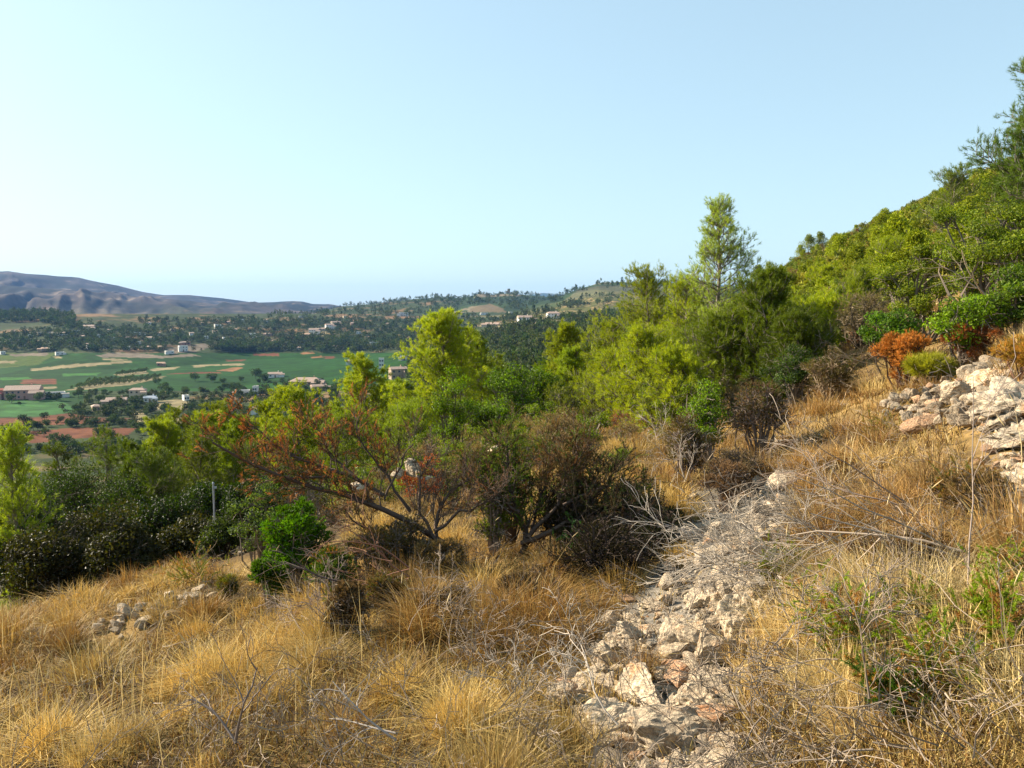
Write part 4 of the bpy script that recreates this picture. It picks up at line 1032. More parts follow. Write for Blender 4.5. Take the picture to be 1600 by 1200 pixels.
GREY = (0.38, 0.32, 0.255)
deadwood(1215, 925, 'big heap of pale grey brushwood spilled over the path stones', 401, 0.42, (-0.9, -0.1, 0.12), n=42, depth=2, rad=.0032, wig=0.22, name='brushwood_heap', cat='brushwood', off=0.16, lift=0.12, col=GREY, nb=(3, 4))
deadwood(1240, 850, 'second heap of pale brushwood higher on the path', 402, 0.42, (-0.9, 0.1, 0.14), n=30, depth=2, rad=.0032, wig=0.22, name='brushwood_heap', cat='brushwood', off=0.18, lift=0.12, col=GREY, nb=(3, 4))
deadwood(1300, 905, 'heap of twigs at the right border of the path', 403, 0.35, (-0.7, -0.4, 0.15), n=8, depth=2, rad=0.004, name='brushwood_heap', cat='brushwood', off=0.12, lift=0.12, col=(0.36, .31, .26), nb=(3, 4))
deadwood(900, 1120, 'tangle of pale bare twigs at the bottom centre', 404, 0.38, (-0.45, 0.2, 0.35), n=5, depth=3, rad=0.0045, name='brushwood_heap', cat='brushwood', off=0.15, lift=0.05, col=GREY, wig=.35)
deadwood(965, 1185, 'long pale curved stick at the foot of the rubble', 405, 0.5, (-0.8, 0.6, 0.35), n=1, depth=2, rad=0.006, col=(0.42, .35, .28), lift=0.1, spread=0.05)
deadwood(1120, 870, 'dark thin branch lying across the path stones', 406, 0.5, (-0.7, -0.5, 0.1), n=2, depth=2, rad=0.004, col=(0.3, .26, .23))
deadwood(1500, 905, 'long arching pale branch in the right hand grass', 407, 0.75, (-0.7, 0.25, 0.40), n=3, depth=2, rad=0.008, col=(0.38, .30, .23), wig=.18, up=-0.05, spread=.12)
deadwood(1420, 820, 'second arching dark branch above the pale one', 408, 0.6, (-0.8, 0.1, 0.35), n=2, depth=2, rad=0.007, col=(0.24, .17, .13), wig=.18, up=-0.06, spread=.12)
deadwood(1290, 800, 'fine dead twigs fanned over the grass beside the path', 409, 0.45, (-0.2, 0.1, 0.6), n=6, depth=2, rad=0.004, col=(0.32, .25, .18), spread=.5)
deadwood(1510, 960, 'upright thin knotty dead stem in the right grass', 410, 0.75, (0.1, 0.05, 1), n=1, depth=2, rad=0.005, col=(0.38, .3, .25), wig=.15, spread=.02, lenf=.35)
deadwood(1400, 1130, 'grey brush tangle at the lower right', 411, 0.35, (-0.3, 0.1, 0.35), n=10, depth=3, rad=0.0035, col=(0.26, .2, .15), spread=.6, off=.2, name='brushwood_heap', cat='brushwood')
deadwood(1250, 1170, 'grey brush tangle at the bottom right of the rubble', 412, 0.3, (-0.1, 0.1, 0.35), n=8, depth=3, rad=0.0035, col=(0.27, .21, .16), spread=.7, off=.2, name='brushwood_heap', cat='brushwood')
deadwood(510, 1020, 'dead twiggy shrub standing in the dry grass left of centre', 413, 0.4, (-0.35, 0.1, 0.7), n=5, depth=3, rad=0.0055, col=(0.24, .18, .14), spread=.4, name='dead_shrub', cat='shrub', off=.05)
deadwood(540, 1000, 'dark crooked branch held above the grass', 414, 0.45, (-0.9, 0, 0.25), n=1, depth=2, rad=0.009, col=(0.07, .05, .045), lift=.3, spread=.05)
deadwood(370, 1195, 'forked dark branch at the bottom edge', 415, 0.40, (-0.1, 0.15, 0.9), n=2, depth=2, rad=0.008, col=(0.2, .16, .14), spread=.35)
deadwood(620, 1190, 'pale crooked twig at the bottom left of centre', 416, 0.4, (-0.5, 0.2, 0.5), n=2, depth=2, rad=0.006, col=(0.4, .35, .31), spread=.35)
deadwood(640, 950, 'rust brown dead twigs under the sprawling juniper', 417, 0.6, (-0.9, -0.1, 0.2), n=4, depth=2, rad=0.006, col=(0.24, .12, .08), spread=.25, lift=.2)
deadwood(1075, 720, 'white bare dead shrub standing beside the brown bush', 418, 0.5, (-0.3, 0, 0.9), n=3, depth=3, rad=0.007, col=(0.42, .35, .28), spread=.35, name='dead_shrub', cat='shrub', Y=8.3)
deadwood(1110, 640, 'pale dead branches poking out of the bushes under the bare trunk', 419, 0.6, (-0.6, 0, 0.5), n=3, depth=2, rad=0.008, col=(0.36, .30, .24), spread=.35, Y=9.4)
deadwood(1400, 500, 'long pale dead bough leaning out of the right bank thicket', 420, .8, (-0.9, 0.0, 0.35), n=2, depth=2, rad=0.010, col=(0.36, .28, .20), spread=.2, Y=11, wig=.2)
deadwood(1545, 470, 'pale dead bough inside the big mixed green tree', 421, .9, (-0.8, -0.2, 0.45), n=2, depth=2, rad=0.012, col=(0.34, .26, .19), spread=.25, Y=10.3, wig=.25, lift=.5)
deadwood(1265, 700, 'low pile of grey sticks beside the upper path', 422, 0.5, (-0.8, -0.1, 0.12), n=9, depth=2, rad=0.006, col=(0.34, .28, .22), spread=.5, name='brushwood_heap', cat='brushwood', off=.25)
deadwood(1010, 700, 'thin pale stems rising from the mid slope grass', 423, 0.5, (-0.1, 0, 1), n=4, depth=2, rad=0.005, col=(0.4, .34, .29), spread=.35, name='dead_shrub', cat='shrub', off=.2)
deadwood(740, 1010, 'grey brush tangle in the grass below the centre', 424, 0.32, (-0.1, 0.1, 0.6), n=7, depth=3, rad=0.0035, col=(0.26, .2, .15), spread=.6, off=.2, name='brushwood_heap', cat='brushwood')

# ------------------------------------------------------------------ stones
def rock_mesh(seed, sub=3, cuts=9, rough=0.06):
    import bmesh
    rng = np.random.default_rng(seed)
    bm = bmesh.new(); bmesh.ops.create_icosphere(bm, subdivisions=sub, radius=1.0)
    V = np.array([v.co[:] for v in bm.verts]); T = np.array([[v.index for v in f.verts] for f in bm.faces]); bm.free()
    for k in range(cuts):
        n = unit(rng.normal(size=3)); d = rng.uniform(0.45, 0.8)
        s = V @ n - d; V = V - np.maximum(s, 0)[:, None] * n * 0.97
    f = rough * (fbm(V[:, 0] * 3 + seed, V[:, 1] * 3 + V[:, 2] * 2.1, 3, seed) + 0.5 * fbm(V[:, 2] * 6 + seed, V[:, 0] * 6, 2, seed + 1))
    V = V + unit(V) * f[:, None] * 1.6
    V *= np.array([1, rng.uniform(.6, .9), rng.uniform(.5, .8)])
    return mesh('stone', V, T, M_rock, np.full((len(V), 3), .4), None, False)
ROCKS = [rock_mesh(500 + i) for i in range(12)]
BIGROCKS = [rock_mesh(540 + i, 5, 16, 0.10) for i in range(5)]
REDR = [m.copy() for m in ROCKS[:4]]
for m in REDR: m.materials[0] = M_reddish

def stone(x, y, s, rng, lab, group, big=False, sink=0.3, red=False, z=None, cat='stone', name='stone', tilt=0.5):
    lib = BIGROCKS if big else (REDR if red else ROCKS)
    me = lib[rng.integers(len(lib))]
    zz = float(height(x, y)) if z is None else z
    return obj(name, me, loc=(x, y, zz + s * (0.5 - sink)), rot=(rng.uniform(-tilt, tilt), rng.uniform(-tilt, tilt), rng.uniform(0, 6.28)),
               scale=(s * rng.uniform(.85, 1.2), s * rng.uniform(.8, 1.1), s * rng.uniform(.7, 1.1)), label=lab, cat=cat, group=group)

rng = np.random.default_rng(55)
nrub = 0
gravelV = Acc()
while nrub < 170:
    px = rng.uniform(850, 1260); py = 730 + 490 * rng.random() ** 0.8
    if not inpoly(np.array(px), np.array(py), RUBBLE): continue
    x, y, z = hit(px, py)
    if y > 15: continue
    s = rng.uniform(0.035, 0.085) * (1.5 if rng.random() < .3 else 1) * (1 if y < 6 else 1.3)
    stone(x, y, s, rng, 'pale limestone lump in the rubble of the stony path', 'rubble stones of the path', red=rng.random() < .07, sink=0.32).scale.z *= rng.uniform(.6, 1)
    nrub += 1
BIG = [ # px, py, size m, label
 (1075, 1010, 0.16, 'big pale boulder in the middle of the rubble'), (1120, 1035, 0.15, 'flat topped boulder right of the big pale one'),
 (980, 1000, 0.11, 'grey boulder left of the big pale one, below the flat orange stone'), (1000, 1095, 0.17, 'long flat grey slab low in the rubble'),
 (1090, 1110, 0.11, 'rounded dark and white mottled stone low in the rubble'), (930, 1060, 0.08, 'upright narrow stone at the left of the rubble'),
 (1040, 1170, 0.22, 'broad pale bedrock slab at the bottom edge'), (1160, 985, 0.15, 'orange stained boulder under the brushwood heap'),
 (1190, 870, 0.14, 'pale boulder beside the second brushwood heap'), (1130, 835, 0.11, 'grey block in the path above the brushwood'),
 (1070, 845, 0.09, 'grey shaded block at the left of the path'), (1225, 760, 0.16, 'pale slab in the upper path'),
 (950, 1145, 0.14, 'pale slab left of the bottom bedrock'), (880, 1100, 0.09, 'shaded stone under the bare twigs'), (1010, 1045, 0.09, 'grey stone above the long flat slab'),
 (1105, 1065, 0.10, 'pale stone wedged right of the long flat slab')]
for px, py, s, lab in BIG:
    x, y, z = hit(px, py); stone(x, y, s * 1.2, rng, lab, None, big=True, sink=0.25, cat='boulder', name='boulder', tilt=.3)
x, y, z = hit(982, 940); o = stone(x, y, 0.075, rng, 'flat reddish stone lying alone at the edge of the dark shade', None, red=True, cat='stone', tilt=.1); o.scale = (0.1, 0.06, 0.035)
for q in range(46):
    px = rng.uniform(1035, 1235); py = rng.uniform(748, 960)
    if not inpoly(np.array(px), np.array(py), RUBBLE): continue
    x, y, z = hit(px, py); stone(x, y, rng.uniform(.07, .13), rng, 'larger grey stone in the upper narrow part of the path', 'larger stones of the upper path', big=rng.random() < .4, sink=.25)
# dry stone heap on the right bank
WALLP = [(1375, 648), (1390, 622), (1405, 614), (1440, 612), (1470, 600), (1500, 595), (1520, 575), (1545, 568), (1565, 590), (1560, 640), (1540, 670), (1450, 665)]
M_wallrock = rock_mat('brown_grey_limestone', (0.72, 0.64, 0.54))
WALLR = [m.copy() for m in ROCKS[:6]]
for m in WALLR: m.materials[0] = M_wallrock
wx, wy, wz = hit(1460, 668)
k = 0; grid = []
for py in np.arange(676, 566, -9.5):
    for px in np.arange(1384, 1575, 16):
        q = (px + rng.uniform(-5, 5), py + rng.uniform(-3, 3))
        if inpoly(np.array(q[0]), np.array(q[1]), WALLP): grid.append(q)
for q in grid:
    x, y, z = hit(q[0], q[1] + 6)
    s = rng.uniform(.06, .11) * (1.35 if q[1] < 600 else 1)
    o = stone(x, y, s, rng, 'grey limestone piled in the dry stone heap on the right bank', 'stones of the dry stone heap', red=rng.random() < .15, z=z + .02 + rng.uniform(0, .05), sink=.1)
    if o.data.materials[0] == M_rock: o.data = WALLR[rng.integers(6)]
x, y, z = hit(1455, 655); p = P(1440, 650, wy - .1); o = stone(p[0], p[1], .17, rng, 'large orange stained block in the lower heap', None, red=True, z=p[2] - .1)
p = P(1540, 585, wy + .55); o = stone(p[0], p[1], .24, rng, 'largest grey boulder crowning the dry stone heap', None, big=True, z=p[2] - .12, cat='boulder', name='boulder')
p = P(1492, 603, wy + .4); o = stone(p[0], p[1], .17, rng, 'angular boulder left of the crowning one', None, big=True, z=p[2] - .1, cat='boulder', name='boulder')
# pale outcrop at the right edge
M_outcrop = rock_mat('outcrop_limestone', (0.86, 0.79, 0.69))
def outcrop(cx, cy, sx, sy, label, seed, toppy, Y):
    x, y, z = onground(cx, Y)
    top = P(cx, toppy, Y)[2]; Hh = top - z + .2
    W = sx / F * Y
    m = rock_mesh(seed, 6, 26, 0.26); m.materials[0] = M_outcrop
    return obj('rock_outcrop', m, loc=(x, y, z + Hh * .25), rot=(0.15, -0.25, 0.4), scale=(W, sy, Hh * .85), label=label, cat='rock')
outcrop(1640, 0, 70, .4, 'pale bedrock outcrop at the right edge just below the stone heap', 601, 612, 6.6)
outcrop(1585, 0, 85, .5, 'pale weathered rock face at the right edge under the rusty juniper', 603, 640, 5.9)
outcrop(1615, 0, 90, .35, 'rough pale rock shelf at the right edge below the rock face', 604, 690, 5.2)
outcrop(1640, 0, 75, .3, 'lower pale outcrop at the right edge beside the grass', 602, 785, 4.1)
for q in range(58):
    px = rng.uniform(1528, 1640); py = rng.uniform(655, 905)
    if px < 1528 + max(0, py - 740) * .5: continue
    x, y, z = hit(px, py); stone(x, y, rng.uniform(.035, .085), rng, 'pale tumbled stone on the rocky right edge below the heap', 'tumbled stones of the right edge', sink=.0, red=rng.random() < .2)
# stones at the left and in the middle
for q in range(34):
    px = rng.uniform(150, 335); py = 995 - (px - 150) * 0.36 + rng.normal() * 9
    x, y, z = hit(px, py); stone(x, y, rng.uniform(.04, .09), rng, 'grey limestone lump in the left stone row', 'stones of the left row', sink=.0)
for q, (px, py, s, lab) in enumerate([(645, 735, .2, 'pale squarish boulder in the middle ground'), (618, 740, .13, 'small pale boulder left of the squarish one'),
    (672, 748, .13, 'pale boulder right of the squarish one'), (555, 760, .17, 'orange stained boulder behind the juniper limb'), (760, 745, .14, 'pale boulder behind the central juniper'), (820, 755, .12, 'pale boulder half hidden right of centre'),
    (290, 945, .11, 'largest grey stone of the left row'), (230, 965, .1, 'pointed grey stone of the left row'), (770, 700, .1, 'small white stone in the scrub')]):
    x, y, z = onground(px, 9.5 if py < 800 else hit(px, py)[1]); s2 = s * (1.0)
    if py < 800: p = P(px, py, 9.5); z = max(z, p[2] - .05)
    stone(x, y, s2, rng, lab, None, big=True, z=z, cat='boulder', name='boulder', sink=.2)
for q in range(10):
    px = rng.uniform(290, 420); py = 868 + rng.normal() * 6 - (px - 290) * .05
    x, y, z = hit(px, py); stone(x, y, rng.uniform(.04, .08), rng, 'pale stone on the ledge behind the left grass', 'stones of the back ledge', sink=.1)
# fine rubble as one mass
def rubble():
    rng = np.random.default_rng(77); a = Acc()
    base = [np.array([v.co[:] for v in m.vertices]) for m in [rock_mesh(700 + i, 1, 5, .05) for i in range(5)]]
    me = bpy.data.meshes['stone'] if 'stone' in bpy.data.meshes else None
    import bmesh
    bm = bmesh.new(); bmesh.ops.create_icosphere(bm, subdivisions=1, radius=1.0); T = np.array([[v.index for v in f.verts] for f in bm.faces]); bm.free()
    n = 0
    while n < 2200:
        r = math.exp(rng.uniform(math.log(2.2), math.log(13))); az = rng.uniform(.02, .5)
        x, y = r * math.sin(az), r * math.cos(az); z = float(height(x, y)); px, py = proj(np.array(x), np.array(y), np.array(z))
        if not inpoly(px, py, RUBBLE): continue
        s = rng.uniform(.008, .03); V = base[rng.integers(5)] * s * rng.uniform(.7, 1.3, 3)
        c, sn = math.cos(n), math.sin(n)
        V = V @ np.array([[c, -sn, 0], [sn, c, 0], [0, 0, 1]]) + [x, y, z + s * .3]
        a.add(V, T, .5); n += 1
    obj('rubble', a.mesh('rubble', M_rock), label='small limestone rubble filling the stony path', kind='stuff')
rubble()

# ------------------------------------------------------------------ dry grass
GOLD = [(0, 885), (60, 888), (170, 885), (240, 868), (310, 872), (335, 900), (400, 915), (440, 900), (520, 870), (600, 850), (700, 900), (800, 880), (880, 900), (870, 1000), (850, 1060), (900, 1210), (0, 1210), (-400, 1210), (-400, 885)]
MIDG = [(740, 880), (700, 800), (800, 740), (900, 690), (960, 640), (1060, 700), (1200, 700), (1290, 650), (1340, 640), (1260, 690), (1190, 745), (1075, 765), (1040, 850), (1000, 900), (900, 920)]
RIGHTG = [(1250, 775), (1300, 690), (1350, 610), (1400, 560), (1480, 600), (1450, 660), (1550, 680), (1700, 600), (2000, 600), (2000, 1210), (1150, 1210), (1160, 1060), (1215, 950), (1220, 860)]

OUTC = [(1500, 650), (1640, 600), (1680, 930), (1590, 940), (1530, 830)]
LROW = [(140, 985), (250, 935), (335, 905), (350, 945), (250, 985), (150, 1020)]
def blades(rng, base, h, a, lean, w, col):
    M = len(base)
    d = np.stack([np.cos(a), np.sin(a), np.zeros(M)], 1)
    sd = rng.uniform(0, 2 * math.pi, M); s = np.stack([np.cos(sd), np.sin(sd), np.zeros(M)], 1) * (w / 2)[:, None]
    up = np.array([[0, 0, 1.0]])
    def pt(t): return base + up * (h * (t - 0.35 * lean * t * t))[:, None] + d * (h * lean * t * t)[:, None]
    p0, p1, p2 = pt(0.0), pt(0.55), pt(1.0)
    V = np.stack([p0 - s, p0 + s, p1 - s * .8, p1 + s * .8, p2], 1).reshape(-1, 3)
    i = np.arange(M)[:, None] * 5
    T = np.concatenate([i + np.array([[0, 1, 3]]), i + np.array([[0, 3, 2]]), i + np.array([[2, 3, 4]])])
    c = np.repeat(col, 5, 0)
    return V, T, c

STRAW = np.array([[0.56, 0.34, 0.075], [0.74, 0.51, 0.15], [0.36, 0.18, 0.040], [0.16, 0.085, 0.03], [0.52, 0.39, 0.13]])
def grass():
    rng = np.random.default_rng(90); a = Acc()
    def gridpts(r0, r1, sp):
        gx, gy = np.meshgrid(np.arange(-r1, r1, sp), np.arange(0, r1, sp)); gx = gx.ravel() + rng.uniform(-.34, .34, gx.size) * sp; gy = gy.ravel() + rng.uniform(-.34, .34, gy.size) * sp
        rr_ = np.hypot(gx, gy); aa = np.abs(np.arctan2(gx, gy)); k_ = (rr_ > r0) & (rr_ < r1) & (aa < .82); return gx[k_], gy[k_]
    g1 = gridpts(1.9, 8, .46); g2 = gridpts(8, 20, .62)
    r = np.concatenate([np.sqrt(rng.uniform(1.9 ** 2, 6 ** 2, 520)), np.sqrt(rng.uniform(5 ** 2, 11 ** 2, 900)), np.sqrt(rng.uniform(10 ** 2, 20 ** 2, 900))])
    az = rng.uniform(-.82, .82, len(r)); x = np.concatenate([r * np.sin(az), g1[0], g2[0]]); y = np.concatenate([r * np.cos(az), g1[1], g2[1]])
    bigt = np.concatenate([np.zeros(len(r)), np.ones(len(g1[0]) + len(g2[0]))]); r = np.hypot(x, y); z = height(x, y)
    px, py = proj(x, y, z)
    dens = np.zeros(len(r))
    dens[inpoly(px, py, GOLD)] = 1; dens[inpoly(px, py, MIDG)] = .8; dens[inpoly(px, py, RIGHTG)] = 1
    dens[(dens == 0) & (px > 540)] = .8
    rub = inpoly(px, py, RUBBLE); dens[rub] = 0.14
    dens[rub & (r < 3.4)] = 0
    dens[inpoly(px, py, OUTC)] = 0.05; dens[inpoly(px, py, WALLP)] = 0.03; dens[inpoly(px, py, [(1370, 655), (1540, 680), (1530, 720), (1370, 700)])] *= .35; dens[inpoly(px, py, LROW)] *= 0.2
    cl = fbm(x / .8, y / .8, 3, 300); dens *= np.where(cl > -0.05, 1, .16)
    k = rng.random(len(r)) < dens
    x, y, z, r, px, cl, bigt = x[k], y[k], z[k], r[k], px[k], cl[k], bigt[k]
    tone = fbm(x / 2.3, y / 2.3, 3, 310); tall = smooth(-.1, .5, cl)
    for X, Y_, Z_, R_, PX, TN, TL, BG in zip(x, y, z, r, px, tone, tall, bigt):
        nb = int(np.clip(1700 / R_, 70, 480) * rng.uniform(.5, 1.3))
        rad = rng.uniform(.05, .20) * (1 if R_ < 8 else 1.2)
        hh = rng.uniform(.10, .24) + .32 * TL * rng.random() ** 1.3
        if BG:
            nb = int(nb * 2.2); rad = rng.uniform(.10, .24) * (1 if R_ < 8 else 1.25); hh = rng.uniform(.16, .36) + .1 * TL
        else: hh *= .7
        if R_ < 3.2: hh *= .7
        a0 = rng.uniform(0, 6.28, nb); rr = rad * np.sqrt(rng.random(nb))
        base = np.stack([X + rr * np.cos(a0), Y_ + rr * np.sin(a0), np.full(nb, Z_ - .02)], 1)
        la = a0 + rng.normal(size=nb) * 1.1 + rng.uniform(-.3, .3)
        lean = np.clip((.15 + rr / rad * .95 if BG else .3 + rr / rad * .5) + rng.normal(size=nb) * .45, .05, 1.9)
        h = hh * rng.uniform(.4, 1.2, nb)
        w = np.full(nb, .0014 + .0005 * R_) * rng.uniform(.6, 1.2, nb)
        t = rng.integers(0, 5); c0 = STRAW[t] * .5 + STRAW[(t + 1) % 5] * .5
        c0 = c0 * (np.array([1.25, 1.3, 1.5]) if TN < -.12 else (np.array([.50, .38, .36]) if TN > .12 or (480 < PX < 900 and 4.6 < R_ < 7.4 and rng.random() < .6) else 1))  # tussocks around the junipers also get the junipers' shade mixed into their colour
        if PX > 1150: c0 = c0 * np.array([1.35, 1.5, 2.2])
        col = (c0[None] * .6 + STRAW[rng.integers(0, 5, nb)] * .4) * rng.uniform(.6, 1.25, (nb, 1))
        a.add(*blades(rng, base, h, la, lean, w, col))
    # thin cover
    n = 120000
    r = np.exp(rng.uniform(math.log(1.9), math.log(20), n)); az = rng.uniform(-.8, .8, n); x = r * np.sin(az); y = r * np.cos(az); z = height(x, y)
    px, py = proj(x, y, z); ok = (inpoly(px, py, GOLD) | (px > 560)) & (~inpoly(px, py, RUBBLE) | (rng.random(n) < .08)) & (~inpoly(px, py, LROW) | (rng.random(n) < .3)) & ~inpoly(px, py, OUTC)
    x, y, z, r = x[ok], y[ok], z[ok], r[ok]; m = len(x)
    a.add(*blades(rng, np.stack([x, y, z], 1), rng.uniform(.05, .17, m), rng.uniform(0, 6.28, m), rng.uniform(.2, 1.4, m), .002 + .0007 * r, STRAW[rng.integers(0, 5, m)] * rng.uniform(.25, .75, (m, 1))))
    obj('dry_grass', a.mesh('dry_grass', M_grass), label='golden dry grass in tussocks over the near slopes', kind='stuff')
    # seed stalks
    a = Acc(); n = 520
    r = np.exp(rng.uniform(math.log(2.0), math.log(8), n)); az = rng.uniform(-.66, .6, n); x = r * np.sin(az); y = r * np.cos(az); z = height(x, y)
    px, py = proj(x, y, z); ok = (inpoly(px, py, GOLD) & (px < 600)) | (inpoly(px, py, GOLD + []) & (rng.random(n) < .3)) | (inpoly(px, py, RIGHTG) & (rng.random(n) < .35))
    x, y, z, r = x[ok], y[ok], z[ok], r[ok]; m = len(x)
    h = rng.uniform(.3, .62, m); la = rng.uniform(0, 6.28, m); ln = rng.uniform(.05, .35, m)
    base = np.stack([x, y, z], 1); cst = np.array([[.62, .48, .24]]) * rng.uniform(.8, 1.2, (m, 1))
    a.add(*blades(rng, base, h, la, ln, .0025 + .0004 * r, cst))
    d = np.stack([np.cos(la), np.sin(la), np.zeros(m)], 1); tip = base + np.array([[0, 0, 1]]) * (h * (1 - .35 * ln))[:, None] + d * (h * ln)[:, None]
    hd = unit(d * (ln[:, None] * 1.6 + .3) + np.array([[0, 0, .8]]))
    P3 = np.stack([tip - hd * .01, tip + hd * .012, tip + hd * .03, tip + hd * .055], 1); Rd = np.array([.0008, .0028, .0024, .0004])[None] * rng.uniform(.7, 1.2, (m, 1))
    V, T = tubes(P3, Rd, 5); a.add(V, T, (.60, .45, .22))
    obj('grass_stalks', a.mesh('grass_stalks', M_grass), label='pale grass stalks with seed heads above the dry grass', kind='stuff')
def vn1(x, y): return float(vnoise(np.array(x / .8), np.array(y / .8), 8))
grass()

def litter():
    rng = np.random.default_rng(611); a = Acc(); out = []; n = 0
    r = np.exp(rng.uniform(math.log(2.2), math.log(13), 900)); az = rng.uniform(-.62, .62, 900); x = r * np.sin(az); y = r * np.cos(az); z = height(x, y)
    px, py = proj(x, y, z); d = np.where(inpoly(px, py, RUBBLE), .25, .5) * np.where(px > 880, 1.5, 1) * np.where((px < 300), .4, 1)
    k = (rng.random(900) < d); x, y, z = x[k], y[k], z[k]
    for X, Y_, Z_ in zip(x, y, z):
        for q in range(rng.integers(2, 5)):
            dd = unit(np.array([rng.normal(), rng.normal(), rng.uniform(.0, .9)]))
            grow(rng, np.array([X + rng.normal() * .05, Y_ + rng.normal() * .05, Z_ + rng.uniform(0, .15)]), dd, rng.uniform(.1, .3), .0028, 2, out, K=4, wig=.35, nb=(2, 4), ang=.6, lenf=.6)
    tube_list(a, out, (.20, .155, .115), 3, .5, rng, .0011)
    obj('dead_twigs', a.mesh('dead_twigs', M_twig), label='fine dead twigs strewn through the grass and stones', kind='stuff')
litter()

# green feathery asparagus sprays on the right
def spray(px, py, hpx, wpx, label, seed, n=34, cols=((0.26, .34, .015), (0.15, .22, .012)), dead=.2):
    rng = np.random.default_rng(seed); x, y, z = hit(px, py); Hh = hpx / F * y; W = .8 * wpx / F * y
    out = []
    for i in range(n):
        d = unit(np.array([rng.normal() * W / Hh * .6, rng.normal() * .5, 1.0]))
        grow(rng, np.array([rng.normal() * W * .12, rng.normal() * W * .12, 0]), d, Hh * rng.uniform(.5, 1), .0018, 1, out, K=6, wig=.22, nb=(5, 8), ang=.8, lenf=.3, start=.3)
    pos = []; dr = []
    for pp, rr, dp in out:
        if dp == 0:
            for s in (.2, .5, .8, 1): 
                q = s * 4.99; k = min(int(q), 4); pos.append(pp[k] + (pp[k + 1] - pp[k]) * (q - k)); dr.append(unit(pp[k + 1] - pp[k]))
    pos = np.array(pos); dr = np.array(dr); c = col_mix(rng, cols[0], cols[1], len(pos))
    c = np.where((rng.random(len(pos)) < dead)[:, None], np.array([.34, .16, .05]), c)
    t = thing('asparagus_plant', (x, y, z), label, 'plant')
    w = Acc(); tube_list(w, out, (.14, .13, .05), 3, rng=rng, minr=.0008); obj('stem', w.mesh('stem', M_twig), t)
    f = Acc(); f.add(*tufts(rng, pos, dr, 26, .035, .016, .0034, .9, c)); obj('foliage', f.mesh('foliage', M_pine), t)
spray(1330, 1050, 150, 110, 'tall feathery green asparagus in the right grass', 801, 26, dead=.35)
spray(1440, 1000, 110, 70, 'feathery green asparagus right of the tallest one', 802, 18, dead=.35)
spray(1545, 1010, 130, 60, 'feathery green asparagus near the right edge', 803, 18, dead=.3)
spray(1215, 925, 90, 70, 'yellow green asparagus beside the brushwood heap', 804, 24, ((0.3, .32, .03), (.2, .24, .02)))
spray(1290, 1000, 120, 90, 'bright asparagus just left of the tallest one', 810, 12, dead=.3)
spray(1475, 1090, 130, 100, 'sparse asparagus below the right hand ones', 811, 10, dead=.4)
spray(1585, 930, 90, 60, 'asparagus cut by the right edge', 812, 12, dead=.3)
spray(1400, 1110, 90, 130, 'low dark asparagus mat under the tall one', 805, 30, ((0.08, .15, .015), (.05, .1, .01)), .3)
spray(1500, 800, 90, 80, 'small olive asparagus in the upper right grass', 806, 20, ((0.16, .18, .03), (.2, .14, .03)), .4)
spray(1375, 690, 60, 60, 'thin asparagus under the stone heap', 807, 14, ((0.25, .2, .05), (.2, .18, .03)), .4)
spray(300, 915, 70, 80, 'short green sprigs among the left stones', 808, 18, ((0.1, .14, .02), (.2, .18, .04)), .4)
spray(905, 890, 90, 60, 'single fresh green sprig in the dark shade', 809, 9, ((0.05, .14, .03), (.04, .1, .02)), 0)

# ------------------------------------------------------------------ mid slope scrub, one object each
SCR = []
for i in range(4):
    SCR.append(('brown', bush_parts(900 + i, 1.5, .9, n=5200, needle=True, nneedle=10, nl=.06, nw=.008, lumps=16, ca=(0.28, .20, .08), cb=(0.17, .14, .04), stemcol=(0.28, .21, .13), twig=1)))
for i in range(4):
    SCR.append(('green', bush_parts(910 + i, 1.5, 1.2, n=2800, leaf=.055, lumps=16, ca=(0.09, .14, .010), cb=(0.17, .21, .012))))
for i in range(3):
    SCR.append(('olive', bush_parts(920 + i, 1.6, 1.3, n=6000, needle=True, nneedle=10, nl=.09, nw=.009, lumps=16, ca=(0.17, .18, .02), cb=(0.09, .11, .015))))
for i in range(2):
    SCR.append(('rusty', bush_parts(930 + i, 1.3, .8, n=5000, needle=True, nneedle=10, nl=.05, nw=.008, lumps=14, ca=(0.36, .13, .05), cb=(0.2, .1, .04))))
SCRM = []
for k, (w, f) in SCR:
    SCRM.append((k, w.mesh('stem', M_twig), f.mesh('foliage', M_dry if k in ('brown', 'rusty') else (M_leaf if k == 'green' else M_pine))))
SLAB = {'brown': 'leafless grey brown shrub on the scrubby middle slope', 'green': 'small leafy green shrub on the scrubby middle slope',
        'olive': 'olive coloured shrub on the scrubby middle slope', 'rusty': 'rust coloured withered shrub on the scrubby middle slope'}
rng = np.random.default_rng(31)
def scatter_shrub(px, Y, kinds, sc):
    k, ms, mf = SCRM[rng.choice([i for i, s in enumerate(SCRM) if s[0] in kinds])]
    x, y, z = onground(px, Y)
    t = obj({'brown': 'leafless_shrub', 'green': 'leafy_shrub', 'olive': 'olive_shrub', 'rusty': 'withered_shrub'}[k], None, loc=(x, y, z), rot=rng.uniform(0, 6.28), scale=sc, label=SLAB[k], cat='shrub', group=k + ' shrubs of the middle slope')
    obj('stem', ms, t); obj('foliage', mf, t)
cnt = 0
